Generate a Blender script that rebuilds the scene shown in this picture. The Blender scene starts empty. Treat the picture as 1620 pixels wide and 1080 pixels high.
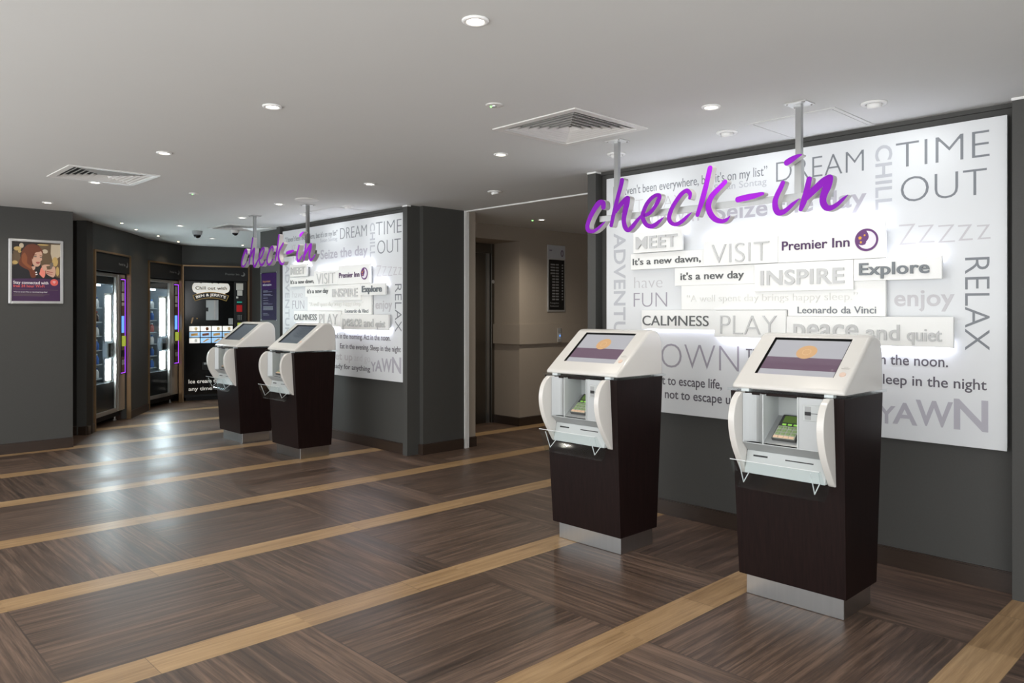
import bpy, bmesh, math, random
from mathutils import Vector, Matrix
random.seed(7)
D = bpy.data
SC = bpy.context.scene
COL = SC.collection
PI = math.pi

# ------------------------------------------------------------------ camera, world, exposure
CEIL = 2.372
H = 1.36
cam = D.cameras.new('camera'); cam.sensor_width = 36; cam.lens = 36*1202.5/1620
cam.shift_y = -46.5/1620; cam.clip_start = .05
co = D.objects.new('camera', cam); COL.objects.link(co)
co.location = (0, 0, H); co.rotation_euler = (PI/2, 0, math.atan2(.7212, .6927))
SC.camera = co
W = D.worlds.new('daylight'); SC.world = W; W.use_nodes = True
W.node_tree.nodes['Background'].inputs[0].default_value = (.97, .985, 1.0, 1)
W.node_tree.nodes['Background'].inputs[1].default_value = 3.3
SC.view_settings.view_transform = 'Standard'; SC.view_settings.look = 'None'
SC.view_settings.exposure = 0.0; SC.view_settings.gamma = 1; SC.view_settings.use_curve_mapping = False
SPOT_W = 17.0          # each recessed downlight
WASH_W = 4.5          # each adjustable wall washer
LED = 28.0             # strips behind the raised word blocks
VEND = 75.0            # light panels inside the vending machines

# ------------------------------------------------------------------ materials
def mat(name, col, rough=.5, metal=0, noise=.04, scale=18, stretch=(1, 1, 1), bump=0, emit=None, estr=0, spec=.5, coat=0):
    m = D.materials.new(name); m.use_nodes = True
    nt = m.node_tree; n = nt.nodes; l = nt.links; b = n['Principled BSDF']
    b.inputs['Roughness'].default_value = rough; b.inputs['Metallic'].default_value = metal
    b.inputs['Specular IOR Level'].default_value = spec; b.inputs['Coat Weight'].default_value = coat
    tc = n.new('ShaderNodeTexCoord'); mp = n.new('ShaderNodeMapping'); mp.inputs['Scale'].default_value = stretch
    nz = n.new('ShaderNodeTexNoise'); nz.inputs['Scale'].default_value = scale; nz.inputs['Detail'].default_value = 4
    l.new(tc.outputs['Object'], mp.inputs[0]); l.new(mp.outputs[0], nz.inputs['Vector'])
    mx = n.new('ShaderNodeMix'); mx.data_type = 'RGBA'
    mx.inputs[6].default_value = tuple(max(0, c*(1-noise)) for c in col)+(1,)
    mx.inputs[7].default_value = tuple(min(1, c*(1+noise)) for c in col)+(1,)
    l.new(nz.outputs['Fac'], mx.inputs[0]); l.new(mx.outputs[2], b.inputs['Base Color'])
    if bump:
        bp = n.new('ShaderNodeBump'); bp.inputs['Strength'].default_value = bump; bp.inputs['Distance'].default_value = .002
        l.new(nz.outputs['Fac'], bp.inputs['Height']); l.new(bp.outputs[0], b.inputs['Normal'])
    if emit:
        b.inputs['Emission Color'].default_value = tuple(emit)+(1,); b.inputs['Emission Strength'].default_value = estr
    return m

def clear(name, tint=(1, 1, 1), ior=.7, gloss=.06):
    m = D.materials.new(name); m.use_nodes = True; nt = m.node_tree; n = nt.nodes; l = nt.links; n.clear()
    o = n.new('ShaderNodeOutputMaterial'); t = n.new('ShaderNodeBsdfTransparent'); g = n.new('ShaderNodeBsdfGlossy')
    t.inputs[0].default_value = tuple(tint)+(1,); g.inputs['Roughness'].default_value = .07
    f = n.new('ShaderNodeLayerWeight'); f.inputs[0].default_value = .5
    q = n.new('ShaderNodeMath'); q.operation = 'POWER'; q.inputs[1].default_value = 5; l.new(f.outputs['Facing'], q.inputs[0])
    a = n.new('ShaderNodeMath'); a.operation = 'MULTIPLY_ADD'; a.use_clamp = True; a.inputs[1].default_value = ior; a.inputs[2].default_value = gloss
    l.new(q.outputs[0], a.inputs[0])
    x = n.new('ShaderNodeMixShader'); l.new(a.outputs[0], x.inputs[0]); l.new(t.outputs[0], x.inputs[1]); l.new(g.outputs[0], x.inputs[2])
    l.new(x.outputs[0], o.inputs[0]); return m

def floor_mat():
    m = D.materials.new('plank_floor'); m.use_nodes = True; nt = m.node_tree; n = nt.nodes; l = nt.links; b = n['Principled BSDF']
    def M(op, a, c=None, clamp=False):
        k = n.new('ShaderNodeMath'); k.operation = op; k.use_clamp = clamp
        for i, v in enumerate((a, c)):
            if v is None: continue
            if isinstance(v, (int, float)): k.inputs[i].default_value = v
            else: l.new(v, k.inputs[i])
        return k.outputs[0]
    def mixf(f, a, c):
        return M('ADD', M('MULTIPLY', a, M('SUBTRACT', 1.0, f)), M('MULTIPLY', c, f))
    tc = n.new('ShaderNodeTexCoord'); sp = n.new('ShaderNodeSeparateXYZ'); l.new(tc.outputs['Object'], sp.inputs[0])
    X, Y = sp.outputs[0], sp.outputs[1]
    Pd, S, PL = 1.101, .184, .1834
    xs = M('DIVIDE', M('ADD', X, .772+Pd*20), Pd)           # stripe starts at X = -.957 + k*Pd, block start -.773
    i = M('FLOOR', xs); xb = M('MULTIPLY', M('FRACT', xs), Pd)   # 0..Pd, dark 0.. .917, stripe after
    stripe = M('GREATER_THAN', xb, Pd-S)
    ys = M('DIVIDE', M('ADD', Y, -3.5+.92*30), .92); j = M('FLOOR', ys); yb = M('MULTIPLY', M('FRACT', ys), .92)
    par = M('FRACT', M('MULTIPLY', M('ADD', i, j), .5)); alongY = M('LESS_THAN', par, .25)
    u = mixf(alongY, X, Y); v = mixf(alongY, yb, xb)
    pl = M('FLOOR', M('DIVIDE', v, PL)); pf = M('FRACT', M('DIVIDE', v, PL))
    # stripe: planks 1.22 long along Y
    sj = M('FLOOR', M('DIVIDE', M('ADD', Y, M('MULTIPLY', i, .37)), 1.22)); sf = M('FRACT', M('DIVIDE', M('ADD', Y, M('MULTIPLY', i, .37)), 1.22))
    cv = n.new('ShaderNodeCombineXYZ')
    l.new(mixf(stripe, M('ADD', M('MULTIPLY', i, 7.3), pl), M('ADD', M('MULTIPLY', i, 3.1), 50.0)), cv.inputs[0])
    l.new(mixf(stripe, j, sj), cv.inputs[1]); l.new(alongY, cv.inputs[2])
    wn = n.new('ShaderNodeTexWhiteNoise'); wn.noise_dimensions = '3D'; l.new(cv.outputs[0], wn.inputs['Vector'])
    R = wn.outputs['Value']
    gv = n.new('ShaderNodeCombineXYZ')
    uu = mixf(stripe, u, Y); vv = mixf(stripe, mixf(alongY, Y, X), X)
    l.new(M('ADD', M('MULTIPLY', uu, 1.0), M('MULTIPLY', R, 40.0)), gv.inputs[0])
    l.new(M('ADD', M('MULTIPLY', vv, 26.0), M('MULTIPLY', R, 90.0)), gv.inputs[1])
    g1 = n.new('ShaderNodeTexNoise'); g1.inputs['Scale'].default_value = 1.6; g1.inputs['Detail'].default_value = 7; g1.inputs['Roughness'].default_value = .62; g1.inputs['Distortion'].default_value = .6
    l.new(gv.outputs[0], g1.inputs['Vector'])
    g2 = n.new('ShaderNodeTexNoise'); g2.inputs['Scale'].default_value = 7; g2.inputs['Detail'].default_value = 4
    l.new(gv.outputs[0], g2.inputs['Vector'])
    gr = M('ADD', M('MULTIPLY', g1.outputs['Fac'], .75), M('MULTIPLY', g2.outputs['Fac'], .25))
    val = M('ADD', M('MULTIPLY', M('SUBTRACT', gr, .5), 2.9), M('ADD', .36, M('MULTIPLY', R, .30)), clamp=True)
    rd = n.new('ShaderNodeValToRGB'); l.new(val, rd.inputs[0])
    e = rd.color_ramp.elements; e[0].color = (.034, .022, .016, 1); e[1].color = (.205, .132, .092, 1); k = e.new(.5); k.color = (.092, .058, .041, 1)
    rl = n.new('ShaderNodeValToRGB'); l.new(val, rl.inputs[0])
    e = rl.color_ramp.elements; e[0].color = (.23, .135, .061, 1); e[1].color = (.47, .31, .16, 1); k = e.new(.5); k.color = (.36, .227, .111, 1)
    mx = n.new('ShaderNodeMix'); mx.data_type = 'RGBA'; l.new(stripe, mx.inputs[0]); l.new(rd.outputs[0], mx.inputs[6]); l.new(rl.outputs[0], mx.inputs[7])
    # bevelled joints
    def edge(fr, w): return M('LESS_THAN', M('MINIMUM', fr, M('SUBTRACT', 1.0, fr)), w)
    ej = M('MAXIMUM', edge(pf, .008), edge(M('FRACT', ys), .0016))
    es = M('MAXIMUM', edge(M('DIVIDE', M('SUBTRACT', xb, Pd-S), S), .012), edge(sf, .0012))
    jo = mixf(stripe, ej, es)
    dk = n.new('ShaderNodeMix'); dk.data_type = 'RGBA'; l.new(M('MULTIPLY', jo, .55), dk.inputs[0]); l.new(mx.outputs[2], dk.inputs[6]); dk.inputs[7].default_value = (.02, .014, .01, 1)
    l.new(dk.outputs[2], b.inputs['Base Color'])
    l.new(M('ADD', M('ADD', .27, M('MULTIPLY', R, .10)), M('MULTIPLY', gr, .16)), b.inputs['Roughness'])
    b.inputs['Specular IOR Level'].default_value = .42
    bp = n.new('ShaderNodeBump'); bp.inputs['Strength'].default_value = .12; bp.inputs['Distance'].default_value = .0012
    l.new(M('SUBTRACT', gr, M('MULTIPLY', jo, .9)), bp.inputs['Height']); l.new(bp.outputs[0], b.inputs['Normal'])
    return m

M_ = {}
def mk(k, *a, **kw): M_[k] = mat(k, *a, **kw)
M_['floor'] = floor_mat()
mk('ceiling', (.66, .665, .645), .9, noise=.015, scale=3)
mk('wall_grey', (.060, .0595, .055), .62, noise=.10, scale=120, bump=.12)
mk('wall_dark', (.024, .020, .016), .6, noise=.12, scale=60, stretch=(1, 1, .1))
mk('wall_beige', (.38, .325, .265), .75, noise=.03, scale=40)
mk('white_trim', (.85, .85, .83), .4)
mk('skirting', (.040, .026, .019), .35, noise=.25, scale=30, stretch=(.3, .3, 8))
mk('steel', (.50, .51, .51), .28, 1, noise=.06, scale=60, stretch=(1, 1, .05))
mk('dark_steel', (.20, .185, .165), .33, 1, noise=.08, scale=60, stretch=(1, 1, .05))
mk('espresso_wood', (.0105, .0047, .0042), .42, noise=.75, scale=40, stretch=(3, 3, .12), spec=.16)
mk('kiosk_white', (.72, .70, .66), .22, noise=.01, coat=.4)
mk('fascia', (.41, .425, .425), .38, .4, noise=.03)
mk('fascia_white', (.52, .55, .545), .35, noise=.01)
mk('black', (.006, .006, .006), .3)
mk('matt_black', (.008, .008, .009), .6)
mk('gloss_black', (.006, .006, .006), .12)
mk('board', (.74, .76, .772), .42, noise=.01, scale=5)
mk('block', (.92, .925, .90), .45, noise=.01, scale=5)
mk('purple', (.25, .006, .47), .5, spec=.2, noise=.02, emit=(.28, .02, .65), estr=.0)
mk('letter_side', (.55, .54, .52), .35, .3)
for k, c in dict(t_grey=(.20, .215, .235), t_pale=(.50, .515, .55), t_faint=(.56, .55, .57), t_lilac=(.46, .45, .50), t_mauve=(.34, .32, .37), t_ink=(.105, .095, .115), t_silver=(.60, .605, .60), t_char=(.10, .105, .105), t_slate=(.19, .21, .225), t_white=(.80, .80, .77), t_purple=(.070, .022, .095)).items():
    mk(k, c, .45, noise=.02)
mk('logo_purple', (.13, .030, .17), .4); mk('logo_moon', (.86, .82, .88), .5); mk('logo_gold', (.80, .40, .03), .5)
mk('clear_edge', (.75, .78, .78), .15)
mk('screen_grey', (.10, .10, .11), .06, emit=(.52, .52, .55), estr=.72)
mk('screen_band', (.03, .02, .03), .06, emit=(.19, .125, .17), estr=.75)
mk('screen_disc', (.2, .12, .06), .06, emit=(.62, .38, .19), estr=.8)
mk('screen_ring', (.2, .14, .07), .06, emit=(.75, .50, .28), estr=.8)
mk('screen_off', (.025, .03, .035), .07, emit=(.16, .19, .23), estr=.35)  # switched-off screen; faint glow stands in for its blue-grey reflection
mk('button', (.70, .52, .42), .4); mk('print_grey', (.35, .33, .31), .5)
mk('pinpad_case', (.05, .052, .05), .4); mk('pinpad_plate', (.40, .43, .35), .4); mk('pinpad_display', (.04, .06, .02), .2, emit=(.20, .34, .08), estr=.30)
mk('key_green', (.22, .30, .15), .5, emit=(.3, .5, .12), estr=.12); mk('key_peach', (.75, .52, .36), .5); mk('key_lit', (.3, .6, .1), .5, emit=(.35, .85, .12), estr=.28)
mk('vent_white', (.74, .73, .70), .45); mk('vent_shade', (.01, .01, .01), .9)
mk('lamp', (1, 1, 1), .5, noise=0, emit=(1, .90, .76), estr=14); mk('lamp_small', (1, 1, 1), .5, noise=0, emit=(1, .80, .5), estr=22)
mk('lamp_cool', (1, 1, 1), .5, noise=0, emit=(1, .97, .92), estr=7)
mk('green_led', (.1, .6, .1), .5, emit=(.25, 1, .2), estr=3)
mk('dome_grey', (.35, .36, .36), .4)
mk('led_white', (1, 1, 1), .5, noise=0, emit=(.82, .83, 1), estr=LED)
mk('vend_led', (1, 1, 1), .5, noise=0, emit=(.84, .96, 1), estr=VEND); mk('vend_white', (.46, .54, .60), .4)
mk('fill_led', (1, 1, 1), .5, noise=0, emit=(.84, .95, 1), estr=10)
mk('purple_led', (.4, .1, .9), .5, noise=0, emit=(.36, .05, 1), estr=1.9)
mk('blue_screen', (.1, .3, .8), .3, emit=(.12, .34, .95), estr=1.2); mk('reader_green', (.3, .35, .05), .4, emit=(.42, .5, .05), estr=.6)
mk('alu', (.50, .48, .45), .35, .8); mk('bronze', (.36, .235, .13), .38, .7); mk('reveal', (.055, .026, .018), .5)
mk('silver', (.66, .66, .65), .3, .7); mk('red_display', (.3, .01, .01), .3, emit=(.45, .02, .025), estr=.35)
mk('teal_display', (.02, .2, .15), .3, emit=(.05, .5, .38), estr=.5)
mk('menu_white', (.85, .83, .80), .4, emit=(1, .95, .88), estr=.55); mk('menu_blue', (.3, .5, .75), .4, emit=(.36, .58, .82), estr=.5)
mk('choc', (.20, .06, .025), .5); mk('caramel', (.68, .36, .10), .5); mk('vanilla', (.80, .62, .36), .5)
mk('cream', (.82, .78, .72), .45, emit=(.9, .84, .76), estr=.35); mk('ink_black', (.012, .01, .01), .5); mk('gold', (.52, .33, .09), .4, .3)
mk('dim_text', (.22, .22, .22), .5); mk('paper', (.70, .68, .64), .6)
mk('poster_dark', (.022, .016, .013), .35); mk('poster_brown', (.13, .085, .045), .35); mk('bokeh', (.52, .36, .13), .4); mk('bokeh_pale', (.55, .46, .33), .4)
mk('hair', (.145, .036, .013), .45); mk('hair_light', (.25, .075, .025), .45); mk('skin', (.60, .36, .26), .45); mk('skin_pink', (.78, .24, .18), .45); mk('lips', (.36, .085, .075), .4)
mk('coat_black', (.012, .011, .014), .5); mk('banner_purple', (.060, .022, .075), .35); mk('coral', (.72, .12, .10), .4); mk('print_white', (.80, .78, .78), .45); mk('phone_grey', (.16, .13, .11), .4)
mk('sign_purple', (.055, .018, .105), .2); mk('sign_purple_dark', (.028, .016, .062), .2); mk('amber', (.65, .26, .05), .5)
mk('bottle_blue', (.06, .16, .48), .25); mk('bottle_white', (.72, .77, .80), .25); mk('bottle_dark', (.07, .05, .05), .25); mk('bottle_red', (.45, .08, .07), .25)
M_['glass'] = clear('door_glass', (.96, .98, .985), .45, .02); M_['acrylic'] = clear('clear_acrylic', (.95, .97, .97), .45, .012)

# ------------------------------------------------------------------ mesh helpers
class MB:
    def __init__(s): s.v = []; s.f = []; s.m = []
    def add(s, vs, fs, mi=0):
        o = len(s.v); s.v += [tuple(p) for p in vs]
        for k, f in enumerate(fs):
            s.f.append(tuple(o+i for i in f)); s.m.append(mi[k] if isinstance(mi, list) else mi)
        return s
    def box(s, x0, x1, y0, y1, z0, z1, mi=0):
        v = [(x, y, z) for z in (z0, z1) for y in (y0, y1) for x in (x0, x1)]
        return s.add(v, [(0, 2, 3, 1), (4, 5, 7, 6), (0, 1, 5, 4), (2, 6, 7, 3), (0, 4, 6, 2), (1, 3, 7, 5)], mi)
    def frustum(s, b, t, z0, z1, mi=0):       # b, t = (x0, x1, y0, y1)
        v = [(x, y, z) for (q, z) in ((b, z0), (t, z1)) for y in q[2:] for x in q[:2]]
        return s.add(v, [(0, 2, 3, 1), (4, 5, 7, 6), (0, 1, 5, 4), (2, 6, 7, 3), (0, 4, 6, 2), (1, 3, 7, 5)], mi)
    def prism(s, poly, axis, a, b, mi=0, side=None):
        P = {'x': lambda p, c: (c, p[0], p[1]), 'y': lambda p, c: (p[0], c, p[1]), 'z': lambda p, c: (p[0], p[1], c)}[axis]
        n = len(poly); v = [P(p, a) for p in poly]+[P(p, b) for p in poly]
        sd = mi if side is None else side
        fs = [tuple(range(n)), tuple(range(2*n-1, n-1, -1))]+[(i, (i+1) % n, n+(i+1) % n, n+i) for i in range(n)]
        return s.add(v, fs, [mi, mi]+[sd]*n)
    def lathe(s, prof, c=(0, 0, 0), n=24, mi=0, axis='z'):
        o = []
        for r, z in prof:
            for i in range(n):
                a = 2*PI*i/n; p = (r*math.cos(a), r*math.sin(a), z)
                if axis == 'y': p = (p[0], z, p[1])
                o.append((c[0]+p[0], c[1]+p[1], c[2]+p[2]))
        fs = [(k*n+i, k*n+(i+1) % n, (k+1)*n+(i+1) % n, (k+1)*n+i) for k in range(len(prof)-1) for i in range(n)]
        if prof[0][0] > 1e-5: fs.append(tuple(range(n)))
        if prof[-1][0] > 1e-5: fs.append(tuple((len(prof)-1)*n+i for i in range(n)))
        return s.add(o, fs, mi)
    def tube(s, pts, r, n=8, mi=0):
        P = [Vector(p) for p in pts]; o = []
        for i, p in enumerate(P):
            d = (P[min(i+1, len(P)-1)]-P[max(i-1, 0)]).normalized()
            a = d.orthogonal().normalized() if i == 0 else (pa-d*pa.dot(d)).normalized()
            pa = a; b = d.cross(a)
            for k in range(n):
                t = 2*PI*k/n; o.append(p+a*(r*math.cos(t))+b*(r*math.sin(t)))
        fs = [(i*n+k, i*n+(k+1) % n, (i+1)*n+(k+1) % n, (i+1)*n+k) for i in range(len(P)-1) for k in range(n)]
        fs += [tuple(range(n-1, -1, -1)), tuple((len(P)-1)*n+k for k in range(n))]
        return s.add(o, fs, mi)
    def build(s, name, mats, parent=None, smooth=False, bevel=0, loc=None, recalc=True):
        me = D.meshes.new(name); me.from_pydata(s.v, [], s.f)
        if not isinstance(mats, (list, tuple)): mats = [mats]
        for m in mats: me.materials.append(M_[m] if isinstance(m, str) else m)
        for p, mi in zip(me.polygons, s.m): p.material_index = mi; p.use_smooth = smooth
        if recalc:
            bm = bmesh.new(); bm.from_mesh(me); bmesh.ops.remove_doubles(bm, verts=bm.verts, dist=1e-6); bmesh.ops.recalc_face_normals(bm, faces=bm.faces); bm.to_mesh(me); bm.free()
        o = D.objects.new(name, me); COL.objects.link(o)
        if parent: o.parent = parent
        if loc: o.location = loc
        if bevel:
            b = o.modifiers.new('bevel', 'BEVEL'); b.width = bevel; b.segments = 3; b.limit_method = 'ANGLE'; b.angle_limit = math.radians(35)
        return o

def tag(o, label, cat, group=None, kind=None):
    o['label'] = label; o['category'] = cat
    if group: o['group'] = group
    if kind: o['kind'] = kind
    return o
def empty(name, loc, label, cat, rotz=0, group=None):
    o = D.objects.new(name, None); COL.objects.link(o); o.empty_display_size = .1
    o.location = loc; o.rotation_euler = (0, 0, rotz); return tag(o, label, cat, group)
def struct(o): o['kind'] = 'structure'; return o
def kids(o): return [c for c in list(COL.objects) if c.parent is o]
def copy_tree(o, parent=None):
    c = o.copy(); COL.objects.link(c)
    if parent is not None:
        mpi = o.matrix_parent_inverse.copy(); c.parent = parent; c.matrix_parent_inverse = mpi
    for k in kids(o): copy_tree(k, c)
    return c

# ------------------------------------------------------------------ lettering
WT = dict(h=-.024, t=-.018, l=-.010, r=0.0, m=.009, b=.018)
_tc = {}
def glyphs(s, w):
    k = (s, w)
    if k not in _tc:
        c = D.curves.new('txt', 'FONT'); c.body = s; c.size = 1; c.offset = WT[w]; c.fill_mode = 'BOTH'; c.extrude = .05; c.resolution_u = 4
        c.space_character = 1.0 + (.03 if w == 'b' else 0)
        o = D.objects.new('txt', c); COL.objects.link(o)
        dg = bpy.context.evaluated_depsgraph_get(); dg.update()
        me = D.meshes.new_from_object(o.evaluated_get(dg))
        _tc[k] = ([tuple(v.co) for v in me.vertices], [tuple(p.vertices) for p in me.polygons])
        D.objects.remove(o); D.curves.remove(c); D.meshes.remove(me)
    return _tc[k]
def ext(s, w, ax):
    vs = glyphs(s, w)[0]; q = [v[ax] for v in vs]; return min(q), max(q)
def text(mb, s, w, u0, u1, v0, v1, yb=0, depth=.0012, ref='cap', rot=0, mi=0):
    vs, fs = glyphs(s, w)
    x0, x1 = ext(s, w, 0); y0, y1 = ext(s, w, 1)
    o = []
    if ref == 'box':
        for x, y, z in vs:
            a, b = (x-x0)/(x1-x0), (y-y0)/(y1-y0); d = yb-(z+.05)/.1*depth
            o.append((u0+b*(u1-u0), d, v1-a*(v1-v0)) if rot == -90 else (u0+a*(u1-u0), d, v0+b*(v1-v0)))
    else:
        hgt = ext('H' if ref == 'cap' else 'x', w, 1)[1]; b0 = ext('H', w, 1)[0] if ref == 'cap' else ext('x', w, 1)[0]
        sc = (v1-v0)/(hgt-b0)
        if u1 is None: u1 = u0+(x1-x0)*sc
        for x, y, z in vs:
            o.append((u0+(x-x0)/(x1-x0)*(u1-u0), yb-(z+.05)/.1*depth, v0+(y-b0)*sc))
    return mb.add(o, fs, mi)
def phrase(s, w, u0, u1, v0, v1, m, parent, yb=0, depth=.0012, ref='cap'):
    ws = s.split(' '); X0, X1 = ext(s, w, 0); k = (u1-u0)/(X1-X0)
    for i, wd in enumerate(ws):
        a, b = ext(wd, w, 0); e = ext(' '.join(ws[:i+1]), w, 0)[1]
        text(MB(), wd, w, u0+(e-(b-a)-X0)*k, u0+(e-X0)*k, v0, v1, yb, depth, ref).build('word', m, parent)
def disc(mb, cx, cz, r, y0, y1, n=40, mi=0, rz=None):
    return mb.prism([(cx+r*math.cos(2*PI*i/n), cz+(rz or r)*math.sin(2*PI*i/n)) for i in range(n)], 'y', y0, y1, mi)
def moon_logo(parent, cx, cz, r, yb, mats=('logo_purple', 'logo_moon', 'logo_gold'), dep=.004):
    mb = MB(); disc(mb, cx, cz, r, yb, yb-dep, 48)
    o = mb.build('logo_disc', mats[0], parent)
    mb = MB(); R = .80*r; pts = []
    # crescent opening to the upper left
    a0, a1 = math.radians(-152), math.radians(92); n = 30
    for i in range(n+1):
        a = a0+(a1-a0)*i/n; pts.append((cx+.04*r+R*math.cos(a), cz+R*math.sin(a)))
    ins = [(.10, .66), (.19, .45), (.22, .25), (.17, .07), (.06, -.08), (-.03, -.17), (.02, -.24), (-.06, -.28), (-.04, -.35), (-.16, -.42), (-.32, -.46), (-.50, -.44)]
    pts += [(cx+p*r, cz+q*r) for p, q in ins]
    mb.prism(pts, 'y', yb-dep, yb-dep-.001); mb.build('moon', mats[1], o)
    for (sx, sz, sr) in ((-.54, .20, .19), (-.14, .42, .11), (-.47, -.19, .13)):
        mb = MB(); st = []
        for i in range(14):
            a = PI*i/7+.2; q = sr*r*(1 if i % 2 == 0 else .55); st.append((cx+sx*r+q*math.cos(a), cz+sz*r+q*math.sin(a)))
        mb.prism(st, 'y', yb-dep, yb-dep-.001); mb.build('star', mats[2], o)
    return o

# ------------------------------------------------------------------ setting
mb = MB(); mb.box(-13.5, 1.3, -1.6, 9, -.08, 0); struct(mb.build('floor', 'floor'))
holes = [(-3.10, -2.50, 2.835, 3.43), (-6.475, -5.87, 1.425, 2.02), (-9.13, -8.54, 3.69, 4.27)]
xs = sorted({-13.5, 1.3}|{h[i] for h in holes for i in (0, 1)}); ys = sorted({-1.6, 9.0}|{h[i] for h in holes for i in (2, 3)})
mb = MB()
for a, b in zip(xs, xs[1:]):
    for c, d in zip(ys, ys[1:]):
        if any(h[0]-1e-6 <= a and b <= h[1]+1e-6 and h[2]-1e-6 <= c and d <= h[3]+1e-6 for h in holes): continue
        mb.box(a, b, c, d, CEIL, CEIL+.05)
struct(mb.build('ceiling', 'ceiling'))
def wall(name, boxes, m='wall_grey'):
    mb = MB()
    for b in boxes: mb.box(*b)
    return struct(mb.build(name, m))
Z = (0, CEIL)
wall('wall_right', [(-3.54, -.955, 4.30, 4.42)+Z])                                # behind the near board
wall('wall_right_column', [(-.955, 1.3, 4.20, 4.95)+Z])
wall('wall_right_pilaster', [(-3.605, -3.53, 4.225, 4.95)+Z])
wall('wall_far', [(-8.40, -5.93, 4.30, 4.42)+Z])                                  # behind the far board
wall('wall_far_pilaster', [(-5.935, -5.865, 4.26, 4.45)+Z])
wall('wall_far_block', [(-8.40, -5.81, 4.405, 4.915)+Z])
wall('wall_far_post', [(-8.475, -8.39, 4.25, 4.5)+Z])
wall('wall_sign', [(-9.13, -8.475, 4.36, 4.48)+Z])
wall('wall_left', [(-8.75, -8.605, -.4, 2.118)+Z])
wall('wall_lobby_left', [(-7.4, -5.83, 4.975, 5.085)+Z], 'wall_beige')
wall('wall_lobby_back', [(-6.97, -6.48, 6.345, 8.7)+Z, (-6.97, -6.48, 5.0, 6.345, 2.203, CEIL), (-7.4, -6.97, 5.0, 8.7)+Z], 'wall_beige')
wall('wall_light_block', [(-13.5, -13.4, .85, 9)+Z, (-13.4, 1.3, 8.9, 9)+Z, (1.2, 1.3, 4.95, 8.9)+Z, (1.2, 1.3, 2.5, 4.2)+Z, (-13.4, -8.75, .85, .95)+Z], 'wall_dark')  # unseen shell added to stop daylight leaks and shade the kiosks' right sides
wall('wall_lobby_end', [(-6.97, -3.4, 8.7, 8.8)+Z, (-3.54, -3.4, 4.42, 8.7)+Z], 'wall_beige')
def seg(p, q, t, z0, z1):                                                          # straight wall run p->q, thickness t behind
    e = Vector((q[0]-p[0], q[1]-p[1])); L = e.length; e /= L; n = Vector((-e.y, e.x))
    P, Q = Vector(p), Vector(q)
    pts = [P, Q, Q+n*t, P+n*t]
    return ([(v.x, v.y, z0) for v in pts]+[(v.x, v.y, z1) for v in pts], [(3, 2, 1, 0), (4, 5, 6, 7), (0, 1, 5, 4), (1, 2, 6, 5), (2, 3, 7, 6), (3, 0, 4, 7)])
A0, A1, A2, A3, A4, A5 = (-9.324, 2.431), (-9.52, 2.553), (-10.382, 3.202), (-11.075, 3.652), (-11.77, 4.372), (-11.515, 5.318)
def off(p, q, d):
    e = Vector((q[0]-p[0], q[1]-p[1])).normalized(); return (p[0]-e.y*d, p[1]+e.x*d)
mb = MB(); mb.add(*seg((-10.2, 1.52), A0, .12, 0, CEIL)); struct(mb.build('wall_return', 'wall_dark'))
TOP = 2.075
mb = MB(); mb.add(*seg(A0, A1, .1, 0, CEIL)); mb.add(*seg(A1, A2, .1, TOP, CEIL)); mb.add(*seg(A2, A3, .1, 0, CEIL)); mb.add(*seg(A3, A4, .1, TOP, CEIL))
mb.add(*seg(A4, A5, .1, TOP, CEIL)); mb.add(*seg(A5, (-11.2, 6.487), .1, 0, CEIL))
struct(mb.build('wall_alcove', 'wall_grey'))
mb = MB()
for p, q in ((A1, A2), (A3, A4), (A4, A5)):
    mb.add(*seg(off(p, q, 1.0), off(q, (2*q[0]-p[0], 2*q[1]-p[1]), 1.0), .05, 0, TOP))
    e = Vector((q[0]-p[0], q[1]-p[1])).normalized()
    for c, sgn in ((p, -1), (q, 1)):
        c0 = (c[0]+e.x*.01*sgn, c[1]+e.y*.01*sgn); c1 = (c0[0]+e.x*.03*sgn, c0[1]+e.y*.03*sgn)
        a, b = (c0, c1) if sgn > 0 else (c1, c0)
        if (c is A4): continue
        mb.add(*seg(a, b, .98, 0, TOP))
struct(mb.build('wall_niche', 'reveal'))
def skirt(name, runs, m='skirting', h=.1, t=.018):
    mb = MB()
    for p, q in runs:
        v, f = seg(p, q, -t, 0, h-.006); mb.add(v, f); v, f = seg(p, q, -t*.55, h-.006, h); mb.add(v, f)
    return struct(mb.build(name, m))
skirt('baseboard_right', [((-3.53, 4.30), (-.955, 4.30))])
skirt('baseboard_far', [((-8.39, 4.30), (-5.935, 4.30)), ((-5.864, 4.405), (-5.81, 4.405)), ((-5.81, 4.388), (-5.81, 4.90))])
skirt('baseboard_left', [((-8.605, -.4), (-8.605, 2.118))])
skirt('baseboard_alcove', [(A0, A1), (A2, A3), (A5, (-11.2, 6.487))])
skirt('baseboard_return', [((-10.2, 1.52), A0)])
skirt('baseboard_sign', [((-9.13, 4.36), (-8.475, 4.36))])
skirt('baseboard_lobby', [((-5.83, 4.99), (-5.83, 5.085)), ((-6.97, 6.345), (-6.462, 6.345)), ((-6.48, 6.345), (-6.48, 8.7))])
# white shutter guide round the lobby opening, flush tracks
mb = MB(); mb.box(-5.83, -5.795, 4.918, 4.945, 0, CEIL); mb.box(-5.83, -5.80, 4.952, 4.974, 0, CEIL); mb.box(-5.83, -3.605, 4.93, 4.955, CEIL-.012, CEIL)
struct(mb.build('trim_1', 'white_trim'))
# crash rail band on the lobby wall
mb = MB(); mb.box(-6.48, -6.455, 6.345, 8.69, .975, 1.213); mb.box(-6.95, -6.455, 6.325, 6.345, .975, 1.213)
struct(mb.build('trim_2', 'wall_beige'))
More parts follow.
